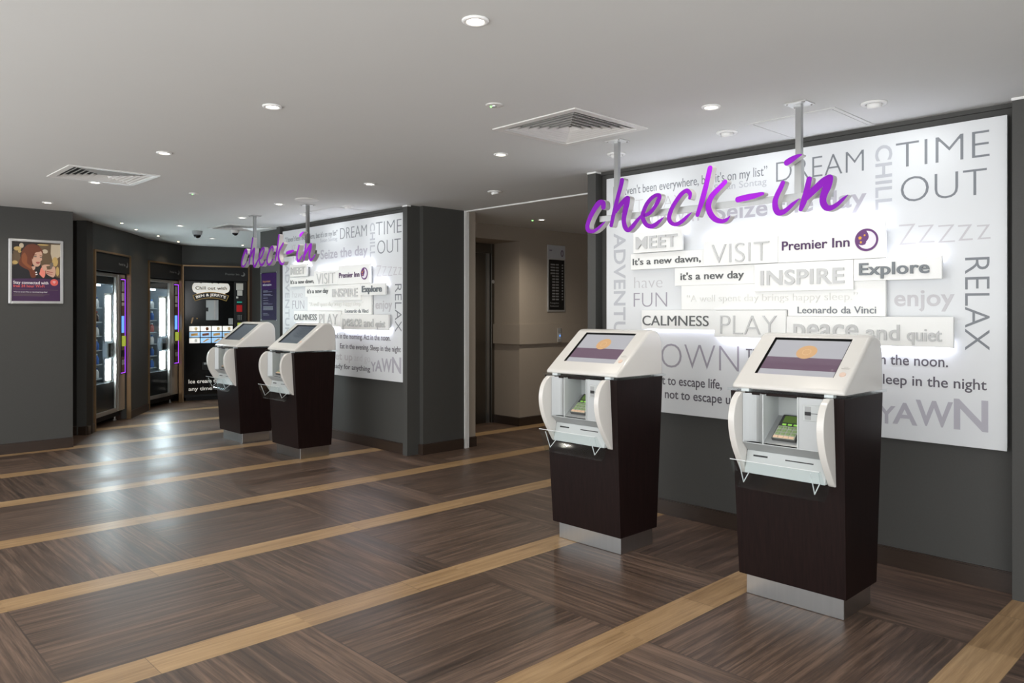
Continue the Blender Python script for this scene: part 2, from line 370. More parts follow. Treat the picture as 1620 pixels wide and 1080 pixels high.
# white shadow-gap bead on top of the pilasters
mb = MB(); mb.box(-3.608, -3.527, 4.222, 4.3, CEIL-.012, CEIL); mb.box(-.958, .4, 4.196, 4.3, CEIL-.012, CEIL); mb.box(-5.94, -5.862, 4.256, 4.3, CEIL-.012, CEIL)
struct(mb.build('trim_3', 'white_trim'))
mb = MB()
for x0, x1 in ((-3.53, -.955), (-8.39, -5.935)): mb.box(x0, x1, 4.285, 4.30, CEIL-.022, CEIL)
struct(mb.build('trim_4', 'wall_grey'))
# lift
lift = struct(MB().build('door_1', 'dark_steel'))
mb = MB(); mb.box(-6.97, -6.955, 5.62, 6.235, 0, 2.08); mb.build('door_panel', 'dark_steel', lift)
mb = MB(); mb.box(-6.97, -6.945, 6.24, 6.285, 0, 2.08); mb.build('door_edge', 'steel', lift)
mb = MB(); mb.box(-6.97, -6.92, 6.30, 6.345, 0, 2.2); mb.box(-6.97, -6.93, 5.0, 6.30, 2.085, 2.2); mb.build('door_frame', 'dark_steel', lift)
mb = MB(); mb.lathe([(.0, 0), (.022, 0), (.022, .006), (.0, .006)], n=16); o = mb.build('call_light', 'silver', lift); o.rotation_euler = (0, PI/2, 0); o.location = (-6.92, 6.322, 1.733)

# ------------------------------------------------------------------ ceiling fittings
def light(name, parent, loc, energy, col, size=.03, spot=None, rot=(0, 0, 0), blend=.6):
    L = D.lights.new(name, 'SPOT'); L.energy = energy; L.color = col; L.shadow_soft_size = size
    L.spot_size = math.radians(spot); L.spot_blend = blend
    o = D.objects.new(name, L); COL.objects.link(o); o.parent = parent; o.location = loc; o.rotation_euler = rot; return o
WARM = (1, .92, .80)
def downlight(x, y, label, power=1.0):
    t = empty('recessed_downlight', (x, y, CEIL), label, 'ceiling light', group='recessed ceiling downlights')
    MB().lathe([(.0475, 0), (.0475, -.004), (.043, -.008), (.033, -.008), (.029, -.003), (.029, -.0005)], n=28).build('trim_ring', 'white_trim', t, True)
    MB().lathe([(.0, -.004), (.027, -.004), (.029, -.0015), (.0, -.0015)], n=24).build('lamp', 'lamp', t)
    light('lamp_light', t, (0, 0, -.03), SPOT_W*power, WARM, .03, 150, blend=1.0)
def washer(x, y, label, on=True):
    t = empty('adjustable_wall_washer', (x, y, CEIL), label, 'ceiling light', group='adjustable wall washers before the boards')
    MB().lathe([(.060, 0), (.060, -.004), (.055, -.009), (.040, -.009), (.037, -.003), (.037, -.0005)], n=28).build('trim_ring', 'white_trim', t, True)
    o = MB().lathe([(.033, .004), (.033, -.020), (.030, -.024), (.026, -.024), (.026, -.018), (0, -.018)], n=24).build('swivel_can', 'white_trim', t, True); o.rotation_euler = (math.radians(14), 0, 0)
    l2 = MB().lathe([(.0, -.0235), (.0255, -.0235), (.0255, -.019), (0, -.019)], n=24).build('lamp', 'lamp_cool' if on else 'lamp_cool', t); l2.rotation_euler = (math.radians(14), 0, 0)
    light('lamp_light', t, (0, .012, -.05), WASH_W, (.95, .98, 1), .012, 140, (math.radians(34), 0, 0), 1.0)
def spotlet(x, y, label):
    t = empty('tiny_star_light', (x, y, CEIL), label, 'ceiling light', group='tiny lights along the vending alcove')
    MB().lathe([(.022, 0), (.022, -.004), (.014, -.005), (.013, -.001)], n=18).build('trim_ring', 'silver', t)
    MB().lathe([(.0, -.008), (.012, -.006), (.013, -.001), (0, -.001)], n=18).build('lamp', 'lamp_small', t)
    light('lamp_light', t, (0, 0, -.03), 2.5, (1, .8, .55), .012, 120)
for x, y, lb in ((-1.99, 1.735, 'round lit downlight nearest the camera, alone at top centre of the ceiling'),
                 (-3.51, 1.738, 'round lit downlight second from the camera along the left ceiling row'),
                 (-5.01, 1.751, 'round lit downlight just right of the slotted vent by the left wall'),
                 (-6.51, 1.758, 'round lit downlight at the front edge of the slotted vent by the left wall'),
                 (-8.02, 1.768, 'round lit downlight close above the grey wall with the framed poster'),
                 (-2.02, 3.30, 'round lit downlight between the two posts of the nearer purple sign'),
                 (-3.565, 3.325, 'round lit downlight just left of the large square ceiling vent'),
                 (-5.10, 3.345, 'round lit downlight on bare ceiling right of the farther purple sign'),
                 (-6.63, 3.352, 'round lit downlight between the ceiling plates of the farther purple sign'),
                 (-7.863, 3.55, 'round lit downlight just behind the left post of the farther purple sign'),
                 (-9.096, 3.358, 'round lit downlight nearest the left dome camera, in front of it'),
                 (-10.36, 4.253, 'round lit downlight between and behind the two dome cameras'),
                 (-5.765, 5.988, 'round lit downlight in the lift lobby ceiling behind the white track')):
    downlight(x, y, lb, 1.0 if y < 5 else 3.6)
for x, y, lb in ((-1.44, 3.813, 'white swivel ceiling lamp nearest the right edge of the nearer word board'),
                 (-2.247, 3.836, 'white swivel ceiling lamp above the middle of the nearer word board'),
                 (-3.045, 3.85, 'white swivel ceiling lamp beside the left post of the nearer purple sign'),
                 (-4.70, 4.314, 'white swivel ceiling lamp in front of the lift lobby opening'),
                 (-6.32, 3.896, 'white swivel ceiling lamp above the right part of the farther word board'),
                 (-7.13, 3.89, 'white swivel ceiling lamp above the middle of the farther word board')):
    washer(x, y, lb)
for x, y, lb in ((-9.282, 2.78, 'tiny warm star light above the nearest vending machine'),
                 (-9.882, 3.12, 'tiny warm star light above the gap between the two glass vending machines'),
                 (-10.522, 3.60, 'tiny warm star light above the second glass vending machine'),
                 (-11.178, 4.10, 'tiny warm star light above the left corner of the black ice cream machine'),
                 (-11.10, 5.02, 'tiny warm star light above the right end of the black ice cream machine')):
    spotlet(x, y, lb)
for x, y, lb in ((-2.738, 2.51, 'flat emergency light disc with green pilot near the square vent'), (-6.551, 2.534, 'flat emergency light disc between the left slotted vent and farther sign')):
    t = empty('emergency_light', (x, y, CEIL), lb, 'ceiling light')
    MB().lathe([(.042, 0), (.042, -.004), (.036, -.006), (0, -.006)], n=28).build('cover_disc', 'vent_white', t)
    MB().lathe([(.012, -.006), (.011, -.010), (0, -.011)], n=14).build('lens', 'silver', t)
    o = MB().lathe([(.005, -.006), (.004, -.010), (0, -.011)], (-.018, -.006, 0), n=10).build('pilot_light', 'green_led', t)
t = empty('pilot_light', (-5.87, 5.95, CEIL), 'tiny green pilot light beside the lit downlight in the lift lobby', 'pilot light')
MB().lathe([(.018, 0), (.018, -.004), (0, -.005)], n=14).build('base_disc', 'vent_white', t); MB().lathe([(.010, -.005), (.008, -.011), (0, -.012)], n=12).build('lens', 'green_led', t)
for x, y, lb, k in ((-9.555, 3.735, 'grey dome camera on ceiling before the black ice cream machine', 1), (-9.10, 4.02, 'small white dome camera by the left post of the farther purple sign', .8), (-3.72, 4.55, 'white ceiling camera by the grey pilaster left of nearer word board', .9)):
    t = empty('dome_camera', (x, y, CEIL), lb, 'security camera')
    MB().lathe([(.062*k, 0), (.062*k, -.012), (.055*k, -.045*k), (.05*k, -.05*k), (0, -.05*k)], n=24).build('housing', 'dome_grey' if k == 1 else 'vent_white', t, True)
    MB().lathe([(.045*k, -.05*k), (.042*k, -.065*k), (.03*k, -.082*k), (.012*k, -.09*k), (0, -.091*k)], n=24).build('smoked_dome', 'gloss_black', t, True)
t = empty('wireless_access_point', (-6.20, 3.40, CEIL), 'flat white round disc on ceiling beside the right post of farther sign', 'ceiling disc')
MB().lathe([(.105, 0), (.105, -.006), (.09, -.012), (0, -.014)], n=32).build('cover_disc', 'vent_white', t)
def hatch(x0, x1, y0, y1, lb):
    t = empty('access_hatch', ((x0+x1)/2, (y0+y1)/2, CEIL), lb, 'ceiling hatch'); a, b = (x1-x0)/2, (y1-y0)/2
    mb = MB()
    for (p, q, r, s) in ((-a, a, -b, -b+.022), (-a, a, b-.022, b), (-a, -a+.022, -b+.022, b-.022), (a-.022, a, -b+.022, b-.022)): mb.box(p, q, r, s, -.004, 0)
    mb.build('hatch_frame', 'ceiling', t)
    MB().box(-a+.026, a-.026, -b+.026, b-.026, -.0035, 0).build('hatch_panel', 'ceiling', t)
hatch(-2.075, -1.60, 3.745, 4.25, 'white access hatch set in ceiling behind right post of nearer purple sign')
hatch(-7.05, -6.45, 3.83, 4.26, 'white access hatch set in ceiling above the farther word board')
def vent(h, lb):
    cx, cy = (h[0]+h[1])/2, (h[2]+h[3])/2; a = (h[1]-h[0])/2; b = (h[3]-h[2])/2
    t = empty('air_vent', (cx, cy, CEIL), lb, 'air vent')
    mb = MB(); mb.box(-a, a, -b, b, .017, .14); mb.box(-a-.01, -a, -b, b, .05, .14); mb.box(a, a+.01, -b, b, .05, .14); mb.box(-a, a, -b-.01, -b, .05, .14); mb.box(-a, a, b, b+.01, .05, .14)
    mb.build('plenum', 'vent_shade', t)  # black box just behind the louvres puts the gaps' shade into colour
    def ring(mb, r0, z0, r1, z1, th):
        def sq(r, z): return [(-r*a, -r*b, z), (r*a, -r*b, z), (r*a, r*b, z), (-r*a, r*b, z)]
        v = sq(r0, z0)+sq(r1, z1)+sq(r0-th, z0)+sq(r1-th, z1)
        fs = []
        for i in range(4):
            j = (i+1) % 4; fs += [(i, j, 4+j, 4+i), (8+i, 12+i, 12+j, 8+j), (i, 8+i, 8+j, j), (4+i, 4+j, 12+j, 12+i)]
        mb.add(v, fs)
    mb = MB(); ring(mb, 1.015, -.006, 1.015, .0, .13); ring(mb, .885, -.006, .87, .016, .012); mb.build('frame', 'vent_white', t)
    for i in range(6):
        r = .80-.125*i; mb = MB(); ring(mb, r, -.004, r-.070, .015, .018); mb.build('louvre', 'vent_white', t)
vent(holes[0], 'large square white louvred ceiling vent left of the nearer purple sign')
vent(holes[1], 'square louvred ceiling vent seen edge-on above the grey poster wall')
vent(holes[2], 'square louvred ceiling vent behind the left post of the farther purple sign')

# ------------------------------------------------------------------ word boards
WORDS = [("“I haven't been everywhere, but it's on my list”", 'r', 'grey', 0, -1.167, -0.003, 2.178, 2.235, 'cap', 0, None),
 ('Susan Sontag', 'r', 'pale', 0, -0.362, -0.008, 2.124, 2.164, 'cap', 0, None),
 ('DREAM', 't', 'grey', 0, 0.053, 0.559, 2.131, 2.245, 'cap', 0, None), ('TIME', 't', 'grey', 0, 0.725, 1.157, 2.122, 2.25, 'cap', 0, None),
 ('OUT', 't', 'grey', 0, 0.749, 1.145, 1.938, 2.065, 'cap', 0, None), ("IT PLAY", 'h', 'faint', 0, -1.0, -0.60, 2.055, 2.132, 'cap', 0, None),
 ('YOUR WAY', 'b', 'faint', 0, -1.0, -0.444, 1.948, 2.025, 'cap', 0, None), ('Seize the day', 'b', 'lilac', 0, -0.353, 0.574, 1.937, 2.04, 'cap', 0, None),
 ('have', 't', 'faint', 0, -0.987, -0.754, 1.526, 1.601, 'cap', 0, None), ('FUN', 't', 'mauve', 0, -0.991, -0.717, 1.397, 1.492, 'cap', 0, None),
 ('enjoy', 'b', 'faint', 0, 0.716, 1.003, 1.391, 1.45, 'x', 0, None), ('DOWN', 't', 'mauve', 0, -0.93, -0.189, 0.994, 1.149, 'cap', 0, None),
 ('Think in the morning. Act in the noon.', 'm', 'ink', 0, -0.143, 0.974, 1.081, 1.136, 'cap', 0, None),
 ('Eat in the evening. Sleep in the night', 'm', 'ink', 0, 0.050, 1.145, 0.977, 1.030, 'cap', 0, None),
 ('We travel not to escape life,', 'm', 'ink', 0, -1.155, -0.308, 0.877, 0.937, 'cap', 0, None),
 ('but for life not to escape us.', 'm', 'ink', 0, -1.088, -0.201, 0.787, 0.846, 'cap', 0, None),
 ('Get up', 'b', 'faint', 0, -0.16, 0.293, 0.856, 0.935, 'cap', 0, None), ('and go', 't', 'faint', 0, 0.33, 0.619, 0.858, 0.928, 'cap', 0, None),
 ('Ready for anything', 'm', 'ink', 0, -0.145, 0.619, 0.763, 0.815, 'cap', 0, None),
 ('CHILL', 'b', 'pale', 0, 0.619, 0.706, 1.909, 2.253, 'box', -90, None), ('ADVENTURE', 'b', 'pale', 0, -1.167, -1.063, 1.02, 1.916, 'box', -90, None),
 ('RELAX', 'l', 'grey', 0, 1.051, 1.157, 1.171, 1.63, 'box', -90, None),
 ('MEET', 'b', 'silver', 0.05, -0.933, -0.601, 1.787, 1.87, 'cap', 0, 'A'), ("It's a new dawn,", 'm', 'char', 0.03, -0.976, -0.44, 1.682, 1.725, 'cap', 0, 'B'),
 ('VISIT', 't', 'silver', 0.05, -0.345, 0.036, 1.666, 1.779, 'cap', 0, 'C'), ('Premier Inn', 'm', 'purple', 0.05, 0.115, 0.503, 1.717, 1.77, 'cap', 0, 'D'),
 ("it's a new day", 'm', 'char', 0.03, -0.591, -0.139, 1.568, 1.614, 'cap', 0, 'E'), ('INSPIRE', 'b', 'silver', 0.05, -0.017, 0.475, 1.519, 1.605, 'cap', 0, 'F'),
 ('Explore', 'b', 'slate', 0.05, 0.556, 0.904, 1.558, 1.623, 'cap', 0, 'G'), ('“A well spent day brings happy sleep.”', 'l', 'white', 0.03, -0.542, 0.539, 1.427, 1.468, 'cap', 0, 'H'),
 ('Leonardo da Vinci', 'r', 'grey', 0.03, 0.2, 0.635, 1.353, 1.391, 'cap', 0, 'H'), ('CALMNESS', 'r', 'char', 0.03, -0.894, -0.383, 1.271, 1.336, 'cap', 0, 'I'),
 ('PLAY', 't', 'silver', 0.05, -0.286, 0.084, 1.226, 1.339, 'cap', 0, 'J'), ('peace', 'm', 'silver', 0.05, 0.187, 0.55, 1.216, 1.292, 'x', 0, 'K'),
 ('and', 'm', 'silver', 0.05, 0.591, 0.761, 1.212, 1.294, 'cap', 0, 'K'), ('quiet', 'm', 'silver', 0.05, 0.798, 0.961, 1.211, 1.256, 'x', 0, 'K')]
BLOCKS = dict(A=(.05, -.958, -.567, 1.761, 1.902), B=(.03, -.995, -.409, 1.65, 1.759), C=(.05, -.409, .09, 1.649, 1.806), D=(.05, .09, .69, 1.647, 1.845),
              E=(.03, -.637, -.06, 1.531, 1.648), F=(.05, -.06, .523, 1.482, 1.646), G=(.05, .525, .96, 1.528, 1.646), H=(.03, -.585, .683, 1.358, 1.531),
              I=(.03, -.903, -.332, 1.246, 1.374), J=(.05, -.332, .138, 1.204, 1.372), K=(.05, .141, 1.012, 1.181, 1.336))
board = empty('word_board', (-2.2175, 4.25, 0), 'white board of grey words behind the two nearer kiosks, right of the lift lobby', 'wall board', group='white word boards on the grey walls')
MB().box(-1.2325, 1.2305, 0, .018, .690, 2.309).build('backing_board', 'board', board, bevel=.0015)
mb = MB()
for bx in (-1.1, 0, 1.1): mb.box(bx-.03, bx+.03, .018, .05, .8, 2.2)
mb.build('mounting_batten', 'matt_black', board)
blk = {}
for k, (t, u0, u1, v0, v1) in BLOCKS.items():
    e = .0007*ord(k) % .0009
    if k == 'H': o = MB().prism([(-.585, 1.531), (.683, 1.531), (.683, 1.337), (.141, 1.337), (.141, 1.3745), (-.585, 1.3745)], 'y', -t, -t+.02)
    else: o = MB().box(u0+.0006, u1-.0006, -t, -t+(.02 if t > .04 else .02), v0+.0006, v1-.0006)
    blk[k] = o.build('raised_block', 'block', board, bevel=.001)
for (txt, w, c, t, u0, u1, v0, v1, ref, rot, b) in WORDS:
    mb = MB(); dep = .0012
    if b: dep = .008 if c == 'silver' else .004
    if c == 'slate': dep = .009
    if ' ' in txt: phrase(txt, w, u0, u1, v0, v1, 't_'+c, blk[b] if b else board, -t if b else 0, dep, ref)
    else: text(mb, txt, w, u0, u1, v0, v1, -t if b else 0, dep, ref, rot).build('word', 't_'+c, blk[b] if b else board)
for (ch, u0, u1, v0, v1) in (('Y', .632, .722, .766, .862), ('A', .708, .830, .770, .884), ('W', .822, .996, .774, .906), ('N', 1.000, 1.151, .772, .926)): text(MB(), ch, 'b', u0, u1, v0, v1, 0, .0012, 'box').build('letter', 't_lilac', board)
for i, (ch, a, b, h, z0) in enumerate((('Z', 705, 838, .108, 1.712), ('Z', 855, 978, .092, 1.716), ('Z', 1005, 1127, .088, 1.713), ('z', 1150, 1253, .078, 1.717), ('z', 1283, 1375, .070, 1.718))):
    text(MB(), ch, 't', .739+(a-705)/670*.422, .739+(b-705)/670*.422, z0, z0+h, 0, .0012, 'box').build('letter', 't_faint', board)
moon_logo(blk['D'], .593, 1.7475, .0605, -.05)
for (x0, x1, z0, z1) in ((-.40, .07, 1.788, 1.796), (.11, .67, 1.827, 1.835), (.72, .935, 1.628, 1.636), (-.88, -.35, 1.256, 1.264), (-.31, .12, 1.216, 1.224), (.16, .98, 1.193, 1.201), (-.94, -.585, 1.878, 1.886)):
    y = (-.012, -.004) if x0 in (-.88,) else (-.022, -.006)
    up = z0 > 1.5
    st = MB().box(x0, x1, y[0], y[1], z0, z1).build('led_strip', 'led_white', board)
    MB().box(x0, x1, y[0]-.004, 0, z0-.010 if up else z1+.001, z0-.001 if up else z1+.010).build('strip_shield', 'block', st)  # unseen bar added to keep strip light from leaking between the blocks
b2 = copy_tree(board); b2.location = (-7.115, 4.262, 0)
b2['label'] = 'white board of grey words behind the two farther kiosks, left of the lift lobby'

# ------------------------------------------------------------------ purple hanging signs
LET = {'c1': [[(-0.614, 1.98, 0.035, 0.028), (-0.618, 2.004, 0.038, 0.03), (-0.645, 2.008, 0.044, 0.034), (-0.677, 1.981, 0.039, 0.031), (-0.713, 1.934, 0.035, 0.027), (-0.737, 1.885, 0.032, 0.025), (-0.732, 1.854, 0.033, 0.025), (-0.699, 1.842, 0.027, 0.021), (-0.663, 1.854, 0.024, 0.019), (-0.627, 1.876, 0.018, 0.014), (-0.6, 1.894, 0.006, 0.004)]], 'h': [[(-0.477, 2.121, 0.032, 0.026), (-0.484, 2.092, 0.031, 0.025), (-0.501, 2.045, 0.03, 0.024), (-0.522, 1.982, 0.03, 0.024), (-0.542, 1.918, 0.029, 0.023), (-0.556, 1.868, 0.027, 0.022)], [(-0.522, 1.944, 0.024, 0.02), (-0.487, 1.981, 0.033, 0.027), (-0.45, 2.009, 0.034, 0.028), (-0.435, 2.011, 0.033, 0.027), (-0.443, 1.979, 0.04, 0.032), (-0.455, 1.937, 0.038, 0.031), (-0.464, 1.89, 0.032, 0.026), (-0.455, 1.851, 0.033, 0.027), (-0.433, 1.829, 0.029, 0.024), (-0.403, 1.847, 0.031, 0.026), (-0.374, 1.874, 0.027, 0.022), (-0.344, 1.9, 0.019, 0.016)]], 'e': [[(-0.316, 1.904, 0.024, 0.02), (-0.283, 1.914, 0.026, 0.022), (-0.249, 1.943, 0.026, 0.022), (-0.224, 1.979, 0.029, 0.024), (-0.217, 2.001, 0.027, 0.023), (-0.235, 2.009, 0.025, 0.021), (-0.268, 1.997, 0.027, 0.023), (-0.302, 1.967, 0.028, 0.024), (-0.323, 1.93, 0.029, 0.024), (-0.331, 1.903, 0.03, 0.025), (-0.323, 1.875, 0.029, 0.025), (-0.304, 1.849, 0.029, 0.024), (-0.275, 1.838, 0.031, 0.026), (-0.245, 1.845, 0.03, 0.025), (-0.217, 1.862, 0.022, 0.019), (-0.188, 1.882, 0.004, 0.003)]], 'c2': [[(-0.023, 1.969, 0.018, 0.016), (-0.02, 1.991, 0.024, 0.021), (-0.037, 2.01, 0.027, 0.023), (-0.055, 2.008, 0.027, 0.023), (-0.08, 1.992, 0.029, 0.025), (-0.111, 1.959, 0.028, 0.024), (-0.136, 1.924, 0.028, 0.024), (-0.153, 1.883, 0.028, 0.024), (-0.148, 1.856, 0.027, 0.023), (-0.125, 1.838, 0.024, 0.021), (-0.098, 1.838, 0.026, 0.023), (-0.067, 1.852, 0.025, 0.022), (-0.036, 1.874, 0.018, 0.016), (-0.01, 1.891, 0.003, 0.003)]], 'k': [[(0.101, 2.113, 0.029, 0.026), (0.093, 2.083, 0.03, 0.027), (0.081, 2.037, 0.03, 0.027), (0.066, 1.988, 0.032, 0.028), (0.051, 1.942, 0.032, 0.029), (0.036, 1.904, 0.027, 0.024), (0.025, 1.875, 0.025, 0.022)], [(0.19, 2.03, 0.026, 0.024), (0.163, 2.008, 0.029, 0.026), (0.134, 1.986, 0.031, 0.028), (0.108, 1.961, 0.033, 0.03), (0.093, 1.929, 0.034, 0.03), (0.093, 1.899, 0.034, 0.031), (0.108, 1.867, 0.034, 0.031), (0.134, 1.841, 0.031, 0.028), (0.168, 1.829, 0.025, 0.023), (0.196, 1.834, 0.019, 0.018), (0.216, 1.85, 0.006, 0.006)]], 'dash': [[(0.26, 1.931, 0.032, 0.03), (0.307, 1.936, 0.035, 0.032), (0.351, 1.94, 0.03, 0.028), (0.386, 1.945, 0.021, 0.02), (0.398, 1.946, 0.015, 0.015)]], 'i': [[(0.502, 1.987, 0.024, 0.023), (0.49, 1.962, 0.026, 0.025), (0.473, 1.932, 0.027, 0.026), (0.462, 1.901, 0.029, 0.028), (0.464, 1.869, 0.031, 0.03), (0.477, 1.846, 0.031, 0.03), (0.5, 1.844, 0.027, 0.026), (0.525, 1.857, 0.023, 0.022), (0.554, 1.88, 0.018, 0.018), (0.585, 1.901, 0.004, 0.004)], [(0.521, 2.081, 0.031, 0.03), (0.542, 2.091, 0.031, 0.03), (0.57, 2.103, 0.022, 0.021), (0.594, 2.109, 0.009, 0.009)]], 'n': [[(0.633, 1.989, 0.026, 0.026), (0.627, 1.962, 0.028, 0.028), (0.617, 1.92, 0.031, 0.031), (0.605, 1.883, 0.031, 0.03), (0.591, 1.849, 0.021, 0.021)], [(0.617, 1.897, 0.024, 0.023), (0.643, 1.923, 0.033, 0.032), (0.674, 1.948, 0.034, 0.035), (0.705, 1.971, 0.035, 0.035), (0.731, 1.983, 0.028, 0.029), (0.73, 1.968, 0.031, 0.032), (0.719, 1.943, 0.039, 0.04), (0.707, 1.918, 0.036, 0.037), (0.699, 1.892, 0.033, 0.033), (0.701, 1.865, 0.032, 0.032), (0.717, 1.844, 0.029, 0.029), (0.74, 1.843, 0.023, 0.024), (0.766, 1.856, 0.02, 0.02), (0.792, 1.877, 0.015, 0.015), (0.812, 1.893, 0.004, 0.004)]]}
def catmull(pts, n=6):
    o = []
    for i in range(len(pts)-1):
        p0, p1, p2, p3 = (Vector(pts[max(0, min(len(pts)-1, j))]) for j in (i-1, i, i+1, i+2))
        for k in range(n):
            t = k/n; o.append(.5*((2*p1)+(p2-p0)*t+(2*p0-5*p1+4*p2-p3)*t*t+(3*p1-p0-3*p2+p3)*t**3))
    o.append(Vector(pts[-1])); return o
def stroke(mb, pts, y0, y1):
    """brush stroke in the x-z plane, front face at y0 (material 0), sides and back to y1 (material 1)"""
    C = catmull([(x, z, wx, wz) for x, z, wx, wz in pts]); N = len(C); Lf = []; Rt = []
    for i, c in enumerate(C):
        d = C[min(N-1, i+1)]-C[max(0, i-1)]; d = Vector((d[0], d[1])); d.normalize(); n = Vector((-d.y, d.x))
        w = max(.002, math.hypot(c[2]*n.x, c[3]*n.y)*.5)
        Lf.append((c[0]+n.x*w, c[1]+n.y*w)); Rt.append((c[0]-n.x*w, c[1]-n.y*w))
    def cap(i, sg):
        c = C[i]; d = C[min(N-1, i+1)]-C[max(0, i-1)]; d = Vector((d[0], d[1])).normalized()*sg; l = Vector(Lf[i]); r = Vector(Rt[i]); m = (l+r)/2; w = (l-r).length/2
        n = (l-r).normalized(); return [m+n*(w*math.cos(a))+d*(w*math.sin(a)*.9) for a in (PI*k/8 for k in range(1, 8))]
    e = cap(N-1, 1); s0 = cap(0, -1)
    ring = Lf+[tuple(p) for p in e]+Rt[::-1]+[tuple(p) for p in s0[::-1]]
    n = len(ring); base = len(mb.v)
    mb.v += [(x, y0, z) for x, z in ring]+[(x, y1, z) for x, z in ring]
    idl = list(range(N)); idr = [n-1-len(s0)-i for i in range(N)]
    def face(f, mi): mb.f.append(tuple(base+i for i in f)); mb.m.append(mi)
    for i in range(N-1):
        face((idl[i], idl[i+1], idr[i+1], idr[i]), 0); face((n+idr[i], n+idr[i+1], n+idl[i+1], n+idl[i]), 1)
    face([N-1]+list(range(N, N+len(e)))+[idr[N-1]], 0); face([n+N-1]+[n+q for q in range(N, N+len(e))]+[n+idr[N-1]], 1)
    q = list(range(n-len(s0), n)); face([idr[0]]+q+[0], 0); face([n+idr[0]]+[n+a for a in q]+[n], 1)
    for i in range(n): j = (i+1) % n; face((i, j, n+j, n+i), 1)
sign = empty('hanging_sign', (-2.25, 3.5, 0), 'purple script check-in sign hung above the two nearer kiosks', 'sign', group='purple check-in signs hung from the ceiling')
for k, ss in LET.items():
    mb = MB()
    for i, s in enumerate(ss): stroke(mb, s, -.0002*i, .042)
    mb.build('hyphen' if k == 'dash' else 'letter', ['purple', 'letter_side'], sign, recalc=False)
MB().box(-.68, .72, .042, .067, 1.900, 1.935).build('rail', 'steel', sign, bevel=.001)
for x in (-.560, .555):
    MB().box(x-.0175, x+.0175, .045, .078, 1.93, 2.10).build('lower_sleeve', 'steel', sign, bevel=.001)
    MB().box(x-.014, x+.014, .048, .075, 2.10, CEIL-.006).build('post', 'steel', sign, bevel=.001)
    p = MB().box(x-.055, x+.055, .01, .113, CEIL-.006, CEIL).build('ceiling_plate', 'silver', sign, bevel=.001)
    for a in (-.042, .042):
        for b in (.022, .101): MB().lathe([(.005, CEIL-.006), (.004, CEIL-.009), (0, CEIL-.0095)], (x+a, b, 0), 10).build('screw', 'dark_steel', p)
s2 = copy_tree(sign); s2.location = (-7.07, 3.52, 0); s2['label'] = 'purple script check-in sign hung above the two farther kiosks'

